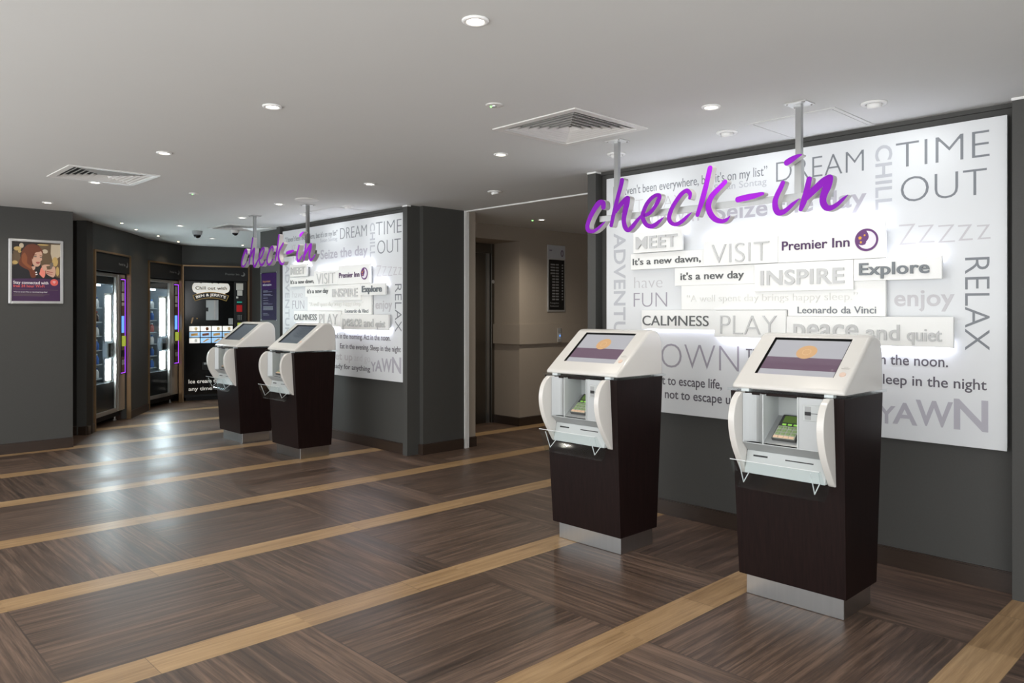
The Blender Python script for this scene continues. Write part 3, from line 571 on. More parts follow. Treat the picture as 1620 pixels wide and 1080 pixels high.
# ------------------------------------------------------------------ check-in kiosks
def make_kiosk():
    k = empty('check_in_kiosk', (0, 0, 0), 'kiosk', 'kiosk', group='self check-in kiosks')
    MB().box(-.234, .234, 0, .30, 0, .125).build('plinth', 'steel', k, bevel=.003)
    # body with a recess in the front for the fascia
    mb = MB(); zb, zt = .1, .985
    bw, tw = .257, .271; bf, tf = -.03, -.085; bb, tb = .312, .35
    V = [(-bw, bf, zb), (bw, bf, zb), (bw, bb, zb), (-bw, bb, zb), (-tw, tf, zt), (tw, tf, zt), (tw, tb, zt), (-tw, tb, zt)]
    yf = lambda z: bf+(tf-bf)*(z-zb)/(zt-zb)
    I = [(-.19, yf(.61), .61), (.19, yf(.61), .61), (.19, yf(.972), .972), (-.19, yf(.972), .972)]
    Jn = [(x, .06, z) for x, y, z in I]
    mb.add(V+I+Jn, [(3, 2, 1, 0), (4, 5, 6, 7), (1, 2, 6, 5), (2, 3, 7, 6), (3, 0, 4, 7), (0, 1, 9, 8), (1, 5, 10, 9), (5, 4, 11, 10), (4, 0, 8, 11),
                    (8, 9, 13, 12), (9, 10, 14, 13), (10, 11, 15, 14), (11, 8, 12, 15), (12, 13, 14, 15)])
    mb.build('cabinet', 'espresso_wood', k, bevel=.004)
    MB().prism([(-.283, -.098), (.283, -.098), (.283, .366), (-.283, .366)], 'z', .986, .998).build('acrylic_plate', 'acrylic', k, bevel=.002)
    mb = MB()
    for x in (-.2, .2):
        for y in (-.06, .32): mb.box(x-.02, x+.02, y-.015, y+.015, .985, 1.0)
    mb.build('spacer', 'clear_edge', k)
    # white head: bevelled wedge with a pocket for the screen
    prof = [(-.078, .999), (-.080, 1.010), (-.070, 1.022)]
    a, b = Vector((-.070, 1.022)), Vector((.205, 1.240))
    prof += [(.205, 1.240), (.222, 1.250), (.243, 1.2545), (.262, 1.2555)]
    for i in range(1, 7):
        t = i/6*PI/2; prof.append((.262+.088*math.sin(t), 1.1675+.088*math.cos(t)))
    prof += [(.354, 1.08), (.356, .999)]
    w = .270
    bm = bmesh.new()
    L = [bm.verts.new((-w, y, z)) for y, z in prof]; R = [bm.verts.new((w, y, z)) for y, z in prof]; n = len(prof)
    bm.faces.new(L); bm.faces.new(R[::-1])
    for i in range(n): bm.faces.new((L[i], R[i], R[(i+1) % n], L[(i+1) % n]))
    bmesh.ops.recalc_face_normals(bm, faces=bm.faces); bm.edges.ensure_lookup_table()
    ed = [e for e in bm.edges if abs(abs(e.verts[0].co.x)-w) < 1e-5 and abs(e.verts[0].co.x-e.verts[1].co.x) < 1e-5 and max(v.co.z for v in e.verts) > 1.0]
    bmesh.ops.bevel(bm, geom=ed, offset=.016, segments=4, profile=.5, affect='EDGES', clamp_overlap=True)
    sl = (b-a).normalized(); nrm = Vector((0, -sl.y, sl.x)).normalized()
    f = max((f for f in bm.faces if f.normal.dot(nrm) > .995), key=lambda q: q.calc_area())
    for q in bm.faces: q.smooth = q is not f and q.calc_area() < .02
    out = sorted(f.verts, key=lambda v: (v.co.z, v.co.x)); out = [out[0], out[1], out[3], out[2]]
    s0, s1 = .075, .342; x0, x1 = -.186, .193
    def P(x, s, d=0): q = a+sl*s; return Vector((x, q.x, q.y))+nrm*(-d)
    bm.faces.remove(f)
    inn = [bm.verts.new(P(x, s)) for x, s in ((x0, s0), (x1, s0), (x1, s1), (x0, s1))]
    dp = [bm.verts.new(P(x, s, .010)) for x, s in ((x0, s0), (x1, s0), (x1, s1), (x0, s1))]
    nb = []
    for i in range(4):
        j = (i+1) % 4; bm.faces.new((out[i], out[j], inn[j], inn[i])); nb.append(bm.faces.new((inn[i], inn[j], dp[j], dp[i])))
    nb.append(bm.faces.new(dp))
    for q in nb: q.material_index = 1
    bmesh.ops.recalc_face_normals(bm, faces=bm.faces)
    me = D.meshes.new('head'); bm.to_mesh(me); bm.free(); me.materials.append(M_['kiosk_white']); me.materials.append(M_['black'])
    o = D.objects.new('head', me); COL.objects.link(o); o.parent = k
    # the lit page on the screen: all in the screen's own plane
    def page(name, plain):
        mb = MB(); m = .008
        def Q(fx, fs, lift=0): p = P(x0+m+(x1-x0-2*m)*fx, s0+m+(s1-s0-2*m)*fs, .0085-lift); return tuple(p)
        mb.add([Q(0, 0), Q(1, 0), Q(1, 1), Q(0, 1)], [(0, 1, 2, 3)], 0)
        if not plain:
            mb.add([Q(0, .15, .0003), Q(1, .15, .0003), Q(1, .50, .0003), Q(0, .50, .0003)], [(0, 1, 2, 3)], 1)
            n_ = 36
            mb.add([Q(.505+.135*math.cos(2*PI*i/n_), .66+.19*math.sin(2*PI*i/n_), .0006) for i in range(n_)], [tuple(range(n_))], 2)
            st = []
            for i in range(24):
                r = 1 if i % 2 == 0 else .88; st.append((.505+.062*r*math.cos(PI*i/12), .66+.088*r*math.sin(PI*i/12)))
            v = [Q(p, q, .0008) for p, q in st]+[Q(.505+(p-.505)*.88, .66+(q-.66)*.88, .0008) for p, q in st]
            mb.add(v, [(i, (i+1) % 24, 24+(i+1) % 24, 24+i) for i in range(24)], 3)
        return mb
    scr = page('screen', False).build('screen', ['screen_grey', 'screen_band', 'screen_disc', 'screen_ring'], k, recalc=False)
    tmp = page('screen', True).build('screen', ['screen_off'], None, recalc=False); plain = tmp.data; D.objects.remove(tmp)
    def on_slope(mb, x, s, r, d, n=24, rr=None):
        c0 = []; c1 = []
        for i in range(n):
            t = 2*PI*i/n; c0.append(P(x+r*math.cos(t), s+r*math.sin(t), .001)); c1.append(P(x+r*math.cos(t)*.93, s+r*math.sin(t)*.93, -d))
        return mb.add(c0+c1, [tuple(range(n-1, -1, -1)), tuple(range(n, 2*n))]+[(i, (i+1) % n, n+(i+1) % n, n+i) for i in range(n)])
    on_slope(MB(), .226, .098, .0145, .003).build('call_button', 'button', k)
    mb = MB()
    for s, x_a, x_b in ((.146, .217, .236), (.139, .206, .247), (.134, .210, .243)): mb.add([P(x_a, s, -.0004), P(x_b, s, -.0004), P(x_b, s+.0022, -.0004), P(x_a, s+.0022, -.0004)], [(0, 1, 2, 3)])
    mb.build('button_print', 'print_grey', k, recalc=False)
    # side wings with S-shaped front edges
    wing = catmull([(-.120, .984, 0), (-.150, .962, 0), (-.174, .928, 0), (-.186, .885, 0), (-.188, .845, 0), (-.180, .795, 0), (-.158, .735, 0), (-.126, .680, 0), (-.096, .635, 0), (-.074, .603, 0)], 4)
    wp = [(p[0], p[1]) for p in wing]+[(-.066, .596), (-.052, .596), (-.046, .606), (-.079, .984)]
    for sx in (-1, 1):
        xa, xb = (sx*.194, sx*.226) if sx > 0 else (-.226, -.194)
        MB().prism(wp, 'x', xa, xb).build('wing_panel', 'kiosk_white', k, bevel=.004)
    # fascia between the wings
    mb = MB(); xl, pl, pr, xr = -.192, -.088, .078, .192; zt, zl = .980, .752; yt = -.112
    cp = [(xl+(pl-xl)*i/10, yt+.034*math.sin(PI*i/10)) for i in range(11)]
    mb.add([(x, y, zl) for x, y in cp]+[(x, y, zt) for x, y in cp], [(i, i+1, 12+i, 11+i) for i in range(10)], 0)
    mb.add([(x, y, zl) for x, y in cp]+[(pl, -.075, zl), (xl, -.075, zl)], [tuple(range(13))], 0)
    mb.box(pr, xr, yt, yt+.01, zl, zt, 0)
    pk = [(pl, yt), (pr, yt)]
    yb_, zs0, zs1 = .035, .757, .872
    mb.add([(pl, yt, zl), (pl, yt, zt), (pl, yb_, zt), (pl, yb_, zs1), (pl, yt, zs0)], [(0, 1, 2, 3, 4)], 1)
    mb.add([(pr, yt, zl), (pr, yt, zt), (pr, yb_, zt), (pr, yb_, zs1), (pr, yt, zs0)], [(0, 1, 2, 3, 4)], 1)
    mb.add([(pl, yt, zs0), (pr, yt, zs0), (pr, yb_, zs1), (pl, yb_, zs1)], [(0, 1, 2, 3)], 0)
    mb.add([(pl, yb_, zs1), (pr, yb_, zs1), (pr, yb_, zt), (pl, yb_, zt)], [(0, 1, 2, 3)], 1)
    mb.box(pl-.003, pl+.002, yt-.003, yt+.006, zl, zt, 1); mb.box(pr-.003, pr+.003, yt-.003, yt+.006, zl, zt, 1); mb.box(xl, xr, yt-.002, yt+.004, zl-.003, zl, 1)
    mb.add([(xl, yt, zl), (xr, yt, zl), (xr, -.068, .708), (xl, -.068, .708)], [(0, 1, 2, 3)], 0)
    mb.build('fascia', ['fascia', 'fascia_white'], k, recalc=False)
    mb = MB(); mb.prism([(-.068, .708), (-.096, .604), (-.03, .604), (-.03, .708)], 'x', xl, xr)
    led = mb.build('ledge_plate', 'fascia_white', k, bevel=.002)
    def LP(x, z, d): y = -.068-(.708-z)*.028/.104; return (x, y-d, z)
    for (xa, xb, za, zb2) in ((-.158, -.086, .682, .690), (.000, .132, .682, .687)):
        MB().add([LP(xa, za, .0008), LP(xb, za, .0008), LP(xb, zb2, .0008), LP(xa, zb2, .0008)], [(0, 1, 2, 3)]).build('card_slot' if xa < -.1 else 'receipt_slot', 'black', led, recalc=False)
    # pin pad lying on the slope
    e1 = Vector((0, yb_-yt, zs1-zs0)).normalized(); e2 = Vector((0, -e1.z, e1.y)); c0 = Vector((0, yt, zs0))
    def PP(x, s, h): return c0+Vector((x, 0, 0))+e1*s+e2*h
    def slab(mb, xa, xb, sa, sb, ha, hb, mi=0):
        v = [PP(x, s, h) for h in (ha, hb) for s in (sa, sb) for x in (xa, xb)]
        return mb.add(v, [(0, 2, 3, 1), (4, 5, 7, 6), (0, 1, 5, 4), (2, 6, 7, 3), (0, 4, 6, 2), (1, 3, 7, 5)], mi)
    pad = slab(MB(), -.055, .060, .022, .180, 0, .016).build('pin_pad', 'pinpad_case', k, bevel=.004)
    slab(MB(), -.049, .054, .026, .104, .016, .0175).build('key_plate', 'pinpad_plate', pad)
    slab(MB(), -.040, .046, .128, .170, .016, .0172).build('display', 'pinpad_display', pad)
    for r in range(3):
        for c in range(4):
            slab(MB(), -.043+c*.025, -.043+c*.025+.018, .047+r*.019, .047+r*.019+.013, .0175, .021).build('key', 'key_green', pad, bevel=.002)
    for c in range(4): slab(MB(), -.047+c*.025, -.047+c*.025+.022, .028, .041, .0175, .020).build('key', 'key_peach', pad)
    for c in range(3): slab(MB(), -.034+c*.027, -.034+c*.027+.018, .110, .118, .016, .0195).build('key', 'key_lit', pad)
    # card reader on the right panel
    cr = MB().box(.104, .178, yt-.006, yt, .880, .950).build('card_reader', 'fascia_white', k, bevel=.003)
    MB().box(.112, .140, yt-.0066, yt-.005, .886, .944).build('reader_window', 'dome_grey', cr); MB().box(.112, .140, yt-.0072, yt-.006, .905, .921).build('reader_throat', 'matt_black', cr)
    MB().box(.112, .172, yt-.0075, yt-.006, .913, .9155).build('reader_slot', 'black', cr)
    # clear leaflet tray
    tp = [(-.098, .600), (-.126, .556), (-.142, .546), (-.158, .556), (-.200, .680)]
    tr = catmull([(p[0], p[1], 0) for p in tp], 5); th = .004; mb = MB(); o1 = []; o2 = []
    for i, p in enumerate(tr):
        d = tr[min(len(tr)-1, i+1)]-tr[max(0, i-1)]; nn = Vector((-d.y, d.x)).normalized()*th/2; o1.append((p[0]+nn[0], p[1]+nn[1])); o2.append((p[0]-nn[0], p[1]-nn[1]))
    mb.prism(o1+o2[::-1], 'x', -.205, .212)
    mb.build('leaflet_tray', 'acrylic', k, smooth=False)
    for xx in (-.205, .208): MB().prism([(-.098, .600), (-.126, .556), (-.142, .546), (-.158, .556), (-.200, .680), (-.182, .680), (-.140, .620)], 'x', xx, xx+.004).build('tray_end', 'acrylic', k)
    for xx in (-.165, .172): MB().tube([(xx, -.192, .668), (xx, -.152, .572), (xx, -.102, .610)], .0025).build('tray_rib', 'clear_edge', k)
    mb = MB(); mb.tube([(-.207, -.200, .680), (.214, -.200, .680)], .0022); mb.build('tray_lip', 'clear_edge', k)
    return k, plain
kiosk, plain = make_kiosk()
kl = ('nearest check-in kiosk, rightmost of the four, screen lit with purple band and gold disc',
      'lit-screen check-in kiosk second from the right, just left of the nearest kiosk',
      'dark-screen check-in kiosk third from the right, before the farther word board',
      'farthest check-in kiosk, dark screen, before the black ice cream vending machine')
for i, (x, y) in enumerate(((-1.637, 3.375), (-2.882, 3.388), (-6.655, 3.455), (-7.86, 3.445))):
    o = kiosk if i == 0 else copy_tree(kiosk)
    o.location = (x, y, 0); o['label'] = kl[i]
    if i > 1:
        for c in kids(o):
            if c.name.startswith('screen'): c.data = plain

# ------------------------------------------------------------------ vending alcove
def ang(p, q): return math.atan2(q[1]-p[1], q[0]-p[0])
def dist(p, q): return math.hypot(q[0]-p[0], q[1]-p[1])
def surround(p, q, lb, top=TOP):
    L = dist(p, q); t = empty('vending_surround', (p[0], p[1], 0), lb, 'vending surround', ang(p, q), 'bronze framed vending surrounds'); w = .020
    mb = MB(); mb.box(0, w, -.022, .03, 0, top); mb.box(L-w, L, -.022, .03, 0, top); mb.box(w, L-w, -.022, .03, top-w, top); mb.build('frame', 'bronze', t, bevel=.002)
    hp = MB().box(w, L-w, -.004, .012, 1.845, top-w).build('header_panel', 'matt_black', t)
    phrase('Premier Inn', 'r', L-.36, L-.155, 1.935, 1.968, 'dim_text', hp, -.004, .001)
    mb = MB(); cx, cz, r = L-.10, 1.950, .033; pts = []
    for i in range(21): a = math.radians(-150+240*i/20); pts.append((cx+r*math.cos(a), cz+r*math.sin(a)))
    for i in range(1, 12): a = math.radians(60-180*i/11*1.0); pts.append((cx-.35*r+.72*r*math.cos(math.radians(75-190*i/11)), cz+.28*r+.72*r*math.sin(math.radians(75-190*i/11))))
    mb.prism(pts, 'y', -.004, -.005); mb.build('crescent_mark', 'dim_text', hp)
    return t
surround(A1, A2, 'bronze-edged black surround framing the vending machine nearest the poster wall')
surround(A3, (A4[0]+.02*.694+.004, A4[1]-.02*.72-.004), 'bronze-edged black surround framing the middle vending machine')
surround(A4, A5, 'bronze-edged black surround framing the black ice cream machine')
SHELVES = [.565, .735, .905, 1.075, 1.245, 1.415]
def make_vending():
    t = empty('vending_machine', (0, 0, 0), 'v', 'vending machine', group='glass fronted vending machines')
    mb = MB(); mb.box(.03, .96, .80, .82, .10, 1.83); mb.box(.03, .05, .075, .80, .10, 1.83); mb.box(.94, .96, .075, .80, .10, 1.83); mb.box(.05, .94, .075, .80, 1.81, 1.83); mb.box(.05, .94, .075, .80, .10, .12); mb.build('cabinet', 'matt_black', t)
    mb = MB(); mb.box(.05, .74, .79, .80, .50, 1.70); mb.box(.05, .055, .10, .79, .50, 1.70); mb.box(.735, .74, .10, .79, .50, 1.70); mb.box(.055, .735, .10, .79, 1.695, 1.70); mb.box(.055, .735, .10, .79, .50, .505); mb.build('interior_lining', 'vend_white', t)
    mb = MB(); mb.box(.05, .74, .085, .10, .12, .50); mb.box(.05, .74, .085, .10, 1.70, 1.81); mb.build('inner_shade_panel', 'matt_black', t)  # black stands in for the unlit inside above and below the lit cavity
    for z in SHELVES: MB().box(.056, .50, .13, .76, z-.012, z).build('shelf', 'vend_white', t)
    for z0, z1 in ((.53, .79), (1.01, 1.56)):
        MB().box(.545, .655, .094, .10, z0, z1).build('light_panel', 'vend_led', t); MB().box(.50, .735, .101, .115, z0-.03, z1+.03).build('panel_shield', 'alu', t)  # opaque box behind each panel added to block its light from the interior
    MB().box(.10, .48, .14, .17, 1.675, 1.69).build('added_top_light', 'fill_led', t); MB().box(.058, .070, .105, .122, .53, 1.66).build('added_side_light', 'fill_led', t)  # made-up tubes added to brighten the bottles and lining
    MB().box(.51, .72, .080, .13, .79, 1.01).build('collection_box', 'vend_white', t); MB().box(.55, .69, .0775, .082, .81, .98).build('collection_flap', 'gloss_black', t)
    d = MB().box(.03, .065, .045, .075, .13, 1.83).box(.70, .745, .045, .075, .13, 1.83).box(.065, .70, .045, .075, 1.79, 1.83).box(.065, .70, .045, .075, .13, .175).build('door', 'alu', t, bevel=.003)
    MB().box(.065, .70, .055, .061, .175, 1.79).build('glass_pane', 'glass', d)
    p = MB().box(.75, .96, .040, .075, .13, 1.83).build('payment_tower', 'alu', t, bevel=.004)
    MB().box(.82, .945, .034, .041, .58, 1.79).build('fascia', 'gloss_black', p)
    mb = MB(); mb.box(.947, .953, .031, .040, .60, 1.765); mb.box(.822, .953, .031, .038, 1.765, 1.773); mb.box(.822, .953, .031, .038, .592, .60); mb.build('purple_light', 'purple_led', p)
    MB().box(.84, .91, .031, .034, 1.10, 1.31).build('blue_screen', 'blue_screen', p)
    MB().box(.85, .935, .018, .034, .93, 1.06).build('card_reader', 'reader_green', p, bevel=.004)
    for z0, z1 in ((1.62, 1.74), (1.50, 1.60), (1.44, 1.48)): MB().box(.845, .915, .0325, .034, z0, z1).build('notice', 'paper' if z0 < 1.6 else 'dome_grey', p)
    MB().box(.85, .93, .0325, .034, .70, .76).build('coin_return', 'dome_grey', p); MB().box(.845, .925, .028, .034, .80, .88).build('keypad', 'matt_black', p)
    MB().box(.05, .94, .10, .80, .055, .10).build('kick_panel', 'matt_black', t)
    for x in (.09, .90):
        for y in (.14, .74): MB().lathe([(.02, 0), (.02, .01), (.01, .015), (.01, .056)], (x, y, 0), 12).build('leg', 'silver', t)
    return t
v1 = make_vending(); v2 = copy_tree(v1)
def place(o, p, q, s):
    a = ang(p, q); o.location = (p[0]+math.cos(a)*s, p[1]+math.sin(a)*s, 0); o.rotation_euler = (0, 0, a)
place(v1, A1, A2, .07); place(v2, A3, A4, .005)
v1['label'] = 'white-lit vending machine nearest the poster wall, purple-edged payment panel'
v2['label'] = 'white-lit vending machine between the nearest one and the ice cream machine'
# drinks on the shelves, one object each
def bottle(body, cap, r=.032, h=.125):
    return MB().lathe([(r*.9, 0), (r, .006), (r, h*.55), (r*.92, h*.62), (r*.45, h*.82), (r*.40, h*.86)], n=12, mi=0).lathe([(r*.46, h*.85), (r*.46, h), (0, h)], n=12, mi=1), [body, cap]
KIND = {}
for nm, b, c in (('a', 'bottle_white', 'bottle_blue'), ('b', 'bottle_blue', 'bottle_white'), ('c', 'bottle_dark', 'bottle_red'), ('d', 'bottle_red', 'bottle_white')):
    mb, ms = bottle(b, c); o = mb.build('drink_bottle', ms, smooth=True); KIND[nm] = o.data; D.objects.remove(o)
DSC = dict(a='white blue-capped', b='blue white-capped', c='dark red-capped', d='red white-capped')
ordn = ('top', 'second', 'third', 'fourth', 'fifth', 'bottom')
posn = ('leftmost', 'left middle', 'right middle', 'rightmost')
def stock(p, q, s, which, pat):
    a = ang(p, q)
    for r, z in enumerate(SHELVES[::-1]):
        for c in range(4):
            kd = pat[r]; o = D.objects.new('drink_bottle', KIND[kd]); COL.objects.link(o)
            lx, ly = s+.11+c*.105, .17
            o.location = (p[0]+math.cos(a)*lx-math.sin(a)*ly, p[1]+math.sin(a)*lx+math.cos(a)*ly, z)
            tag(o, f'{DSC[kd]} bottle, {posn[c]} on {ordn[r]} shelf of the {which} vending machine', 'bottle', f'drinks in the {which} vending machine')
stock(A1, A2, .07, 'nearest', 'acabba'); stock(A3, A4, .005, 'middle', 'abdabb')
# black ice cream machine
a3 = ang(A4, A5)
t = empty('ice_cream_machine', (A4[0], A4[1], 0), 'black ice cream vending machine with cloud heading and lit picture menu', 'vending machine', a3)
MB().box(.03, .95, .03, .85, .06, 1.842).build('cabinet', 'matt_black', t, bevel=.004); MB().box(.06, .92, .10, .80, 0, .06).build('kick_panel', 'matt_black', t)
fp = MB().box(.04, .75, .022, .03, .10, 1.835).build('front_panel', 'gloss_black', t, bevel=.003)
pp = MB().box(.755, .94, .018, .03, .10, 1.835).build('payment_panel', 'matt_black', t, bevel=.003)
def cloud(pts, y0, y1, name, m, par): MB().prism(pts, 'y', y0, y1).build(name, m, par)
cl = []
def arc(cx, cz, rx, rz, d0, d1, n=10): return [(cx+rx*math.cos(math.radians(d0+(d1-d0)*i/n)), cz+rz*math.sin(math.radians(d0+(d1-d0)*i/n))) for i in range(n+1)]
cl = arc(.19, 1.735, .046, .075, 270, 110)+[(.25, 1.808), (.27, 1.801), (.29, 1.809), (.42, 1.807), (.43, 1.800), (.45, 1.808), (.51, 1.806), (.52, 1.799), (.54, 1.807), (.64, 1.805)]+arc(.645, 1.735, .044, .072, 80, -90)+[(.625, 1.655), (.612, 1.625)]+[(.612-.4*i/8, 1.625+.028*math.sin(PI*i/8)) for i in range(1, 9)]+[(.205, 1.655)]
MB().prism(cl, 'y', .022, .018).build('cloud_sign', 'cream', fp)
def slab_text(mb, s, u0, u1, v0, v1, yb, w='b'): return text(mb, s, w, u0, u1, v0, v1, yb, .0015, 'cap')
phrase('Chill out with', 'b', .190, .645, 1.705, 1.755, 'ink_black', fp, .018)
def bar(i, r): 
    th = math.radians(90+24*(1-2*i)); return (.413+r*math.cos(th), 1.02+r*math.sin(th))
def band(r0, r1, y0, y1, a=0, b=1, n=18): return [bar(a+(b-a)*i/n, r1) for i in range(n+1)]+[bar(b-(b-a)*i/n, r0) for i in range(n+1)]
MB().prism(band(.555, .650, 0, 0), 'y', .0215, .0165).build('arched_banner', 'gold', fp)
MB().prism(band(.563, .642, 0, 0, .018, .982), 'y', .0165, .0155).build('banner_field', 'ink_black', fp)
mb = MB(); tmp = MB(); text(tmp, "BEN & JERRY'S", 'b', 0, 1, 0, 1, 0, .0015, 'box')
for v in tmp.v:
    i = .07+.86*v[0]; p = bar(i, .574+.054*v[2]); mb.v.append((p[0], .0155+v[1], p[1]))
mb.f = tmp.f; mb.m = tmp.m; mb.build('lettering', 'cream', fp)
MB().box(.343, .521, .0195, .0225, 1.236, 1.545).build('viewing_window', 'dome_grey', fp); MB().box(.458, .470, .0185, .020, 1.238, 1.543).box(.480, .490, .0185, .020, 1.238, 1.543).build('window_bar', 'alu', fp)
MB().box(.343, .375, .0185, .020, 1.37, 1.43).build('window_latch', 'matt_black', fp)
MB().prism([(.125, 1.19), (.14, 1.185), (.165, 1.265), (.16, 1.285), (.14, 1.27)], 'y', .022, .016).build('lock_handle', 'bronze', fp); MB().lathe([(.009, 0), (.009, .004), (0, .005)], (.215, .018, 1.262), 12, axis='y').build('key_lock', 'gold', fp)
for r in range(3):
    for c in range(4):
        x0 = .104+c*.160; x1 = x0+.148; z1 = 1.143-r*.090; z0 = z1-.078
        blue = r == 1 or (r == 2 and c in (1, 2))
        tl = MB().box(x0, x1, .0185, .0225, z0, z1).build('menu_tile', 'menu_blue' if blue else 'menu_white', fp, bevel=.002)
        if blue:
            if r == 2: po = [(x0+.03, z0+.018), (x0+.045, z0+.012), (x0+.125, z0+.055), (x0+.112, z0+.068), (x0+.09, z0+.064)]
            else: po = [(x0+.02, z0+.018), (x0+.028, z0+.036), (x0+.018, z0+.052), (x0+.122, z0+.064), (x0+.118, z0+.044), (x0+.126, z0+.028)]
            MB().prism(po, 'y', .0185, .0178).build('bar_picture', ('caramel', 'vanilla', 'choc', 'caramel')[(c+r) % 4] if c != 0 else 'caramel', tl)
        else:
            MB().prism([(x0+.078, z0+.012), (x0+.112, z0+.012), (x0+.118, z0+.050), (x0+.106, z0+.064), (x0+.084, z0+.064), (x0+.072, z0+.050)], 'y', .0185, .0178).build('tub_picture', 'choc' if (c == 1 and r == 0) else ('paper' if r == 2 else 'vanilla'), tl)
MB().box(.293, .60, .0, .022, .475, .590).build('delivery_chute', 'black', fp, bevel=.004); MB().box(.31, .59, -.004, .001, .555, .585).build('chute_lip', 'dome_grey', fp, bevel=.003)
phrase('Ice cream time', 'b', .094, .60, .272, .330, 'cream', fp, .022); phrase('any time', 'm', .094, .430, .160, .215, 'cream', fp, .022)
MB().box(.669, .737, .012, .022, 1.165, 1.262).build('coin_slot', 'dome_grey', fp, bevel=.003)
for (x0, x1, z0, z1, m, nm) in ((.783, .887, 1.705, 1.811, 'paper', 'notice'), (.800, .875, 1.618, 1.700, 'paper', 'notice'), (.783, .815, 1.575, 1.605, 'paper', 'notice'), (.795, .870, 1.508, 1.524, 'teal_display', 'status_display'), (.790, .872, 1.366, 1.471, 'red_display', 'price_display'), (.793, .877, 1.228, 1.320, 'black', 'keypad'), (.803, .885, 1.095, 1.193, 'reader_green', 'card_reader')):
    o = MB().box(x0, x1, .013, .018, z0, z1).build(nm, m, pp)
    if nm == 'keypad':
        for i in range(3):
            for j in range(4): MB().box(x0+.010+i*.024, x0+.026+i*.024, .011, .0135, z0+.008+j*.021, z0+.022+j*.021).build('key', 'dim_text', o)
    if nm == 'card_reader': MB().box(x0+.015, x0+.030, .011, .0135, z0+.05, z0+.065).build('ready_light', 'key_lit', o)

# ------------------------------------------------------------------ posters and signs
t = empty('framed_poster', (-8.6045, 1.565, 1.442), 'silver-framed poster of red-haired woman with phone on the left grey wall', 'poster', PI/2)
PWd, PHt = .465, .625; f_ = .026
fr = MB()
for (a, b, c, d) in ((0, f_, 0, PHt), (PWd-f_, PWd, 0, PHt), (f_, PWd-f_, 0, f_), (f_, PWd-f_, PHt-f_, PHt)): fr.box(a, b, -.018, 0, c, d)
fr.build('frame', 'silver', t, bevel=.005)
pr_ = MB(); iw, ih = PWd-2*f_, PHt-2*f_
def U(x, y): return (f_+(x-145)/588*iw, f_+(895-y)/725*ih)
def poly(pts, lay, mi, sm=True):
    q = [U(*p) for p in pts]
    if sm and len(q) > 4:
        c = catmull([(a, b, 0) for a, b in q]+[(q[0][0], q[0][1], 0)], 3); q = [(v[0], v[1]) for v in c[:-1]]
    pr_.prism(q, 'y', -.002, -.003-.0003*lay, mi)
def blob(x, y, rx, ry, lay, mi): poly([(x+rx*math.cos(2*PI*i/14), y+ry*math.sin(2*PI*i/14)) for i in range(14)], lay, mi, False)
PM = ['poster_dark', 'poster_brown', 'bokeh', 'bokeh_pale', 'hair', 'hair_light', 'skin', 'skin_pink', 'lips', 'coat_black', 'banner_purple', 'coral', 'print_white', 'phone_grey']
pr_.box(f_, PWd-f_, -.003, -.001, f_, PHt-f_, 0)
poly([(470, 190), (733, 170), (733, 600), (610, 580), (500, 470)], 1, 1, False); poly([(620, 185), (733, 185), (733, 330), (640, 400), (615, 300)], 2, 3, False); poly([(145, 320), (250, 300), (250, 420), (145, 470)], 1, 1, False)
blob(262, 215, 28, 30, 2, 3); blob(215, 255, 45, 26, 3, 2); blob(190, 300, 30, 22, 2, 1); blob(240, 290, 20, 16, 3, 2); blob(185, 425, 34, 24, 2, 2); blob(545, 275, 36, 26, 2, 3); blob(670, 400, 36, 60, 3, 2); blob(520, 195, 70, 10, 2, 2); blob(700, 520, 20, 60, 2, 2)
poly([(145, 490), (215, 440), (330, 470), (430, 500), (520, 540), (640, 560), (700, 610), (733, 660), (145, 660)], 4, 9, False)
poly([(330, 205), (400, 188), (470, 215), (515, 270), (515, 300), (440, 330), (400, 420), (385, 480), (440, 540), (430, 600), (375, 600), (350, 520), (290, 490), (230, 440), (255, 350), (275, 270)], 5, 4)
poly([(270, 330), (300, 300), (330, 360), (330, 430), (380, 470), (370, 500), (310, 460), (265, 410)], 6, 5)
poly([(405, 290), (440, 262), (490, 270), (512, 310), (505, 350), (508, 385), (490, 400), (488, 440), (455, 468), (410, 455), (390, 410), (388, 350)], 7, 6)
poly([(380, 470), (430, 462), (425, 500), (400, 515)], 6, 6, False); poly([(398, 262), (450, 250), (500, 268), (470, 285), (425, 300), (395, 380), (385, 340)], 8, 4)
poly([(402, 342), (440, 335), (444, 350), (415, 352)], 8, 13, False); poly([(478, 345), (506, 342), (505, 356), (484, 358)], 8, 13, False); poly([(432, 412), (460, 408), (485, 414), (462, 434), (440, 428)], 8, 8); poly([(395, 322), (440, 318), (443, 325), (398, 332)], 8, 4, False); poly([(478, 322), (506, 325), (506, 331), (480, 330)], 8, 4, False)
poly([(475, 560), (500, 480), (540, 490), (548, 560), (525, 606)], 6, 7); poly([(508, 455), (540, 440), (605, 440), (600, 452), (560, 462), (570, 490), (540, 520), (512, 490)], 7, 6)
poly([(605, 420), (645, 410), (650, 500), (612, 510)], 7, 13, False); poly([(560, 500), (620, 495), (640, 460), (668, 470), (675, 540), (650, 595), (600, 580), (560, 550)], 8, 6); poly([(565, 520), (640, 530), (645, 540), (566, 532)], 9, 8, False); poly([(565, 545), (635, 555), (638, 562), (566, 556)], 9, 8, False)
poly([(425, 535), (445, 530), (450, 545), (430, 548)], 7, 12, False); poly([(428, 562), (452, 555), (455, 568), (432, 575)], 7, 12, False)
poly([(145, 625), (430, 615), (733, 620), (733, 895), (145, 895)], 10, 10, False)
blob(658, 660, 49, 43, 11, 11)
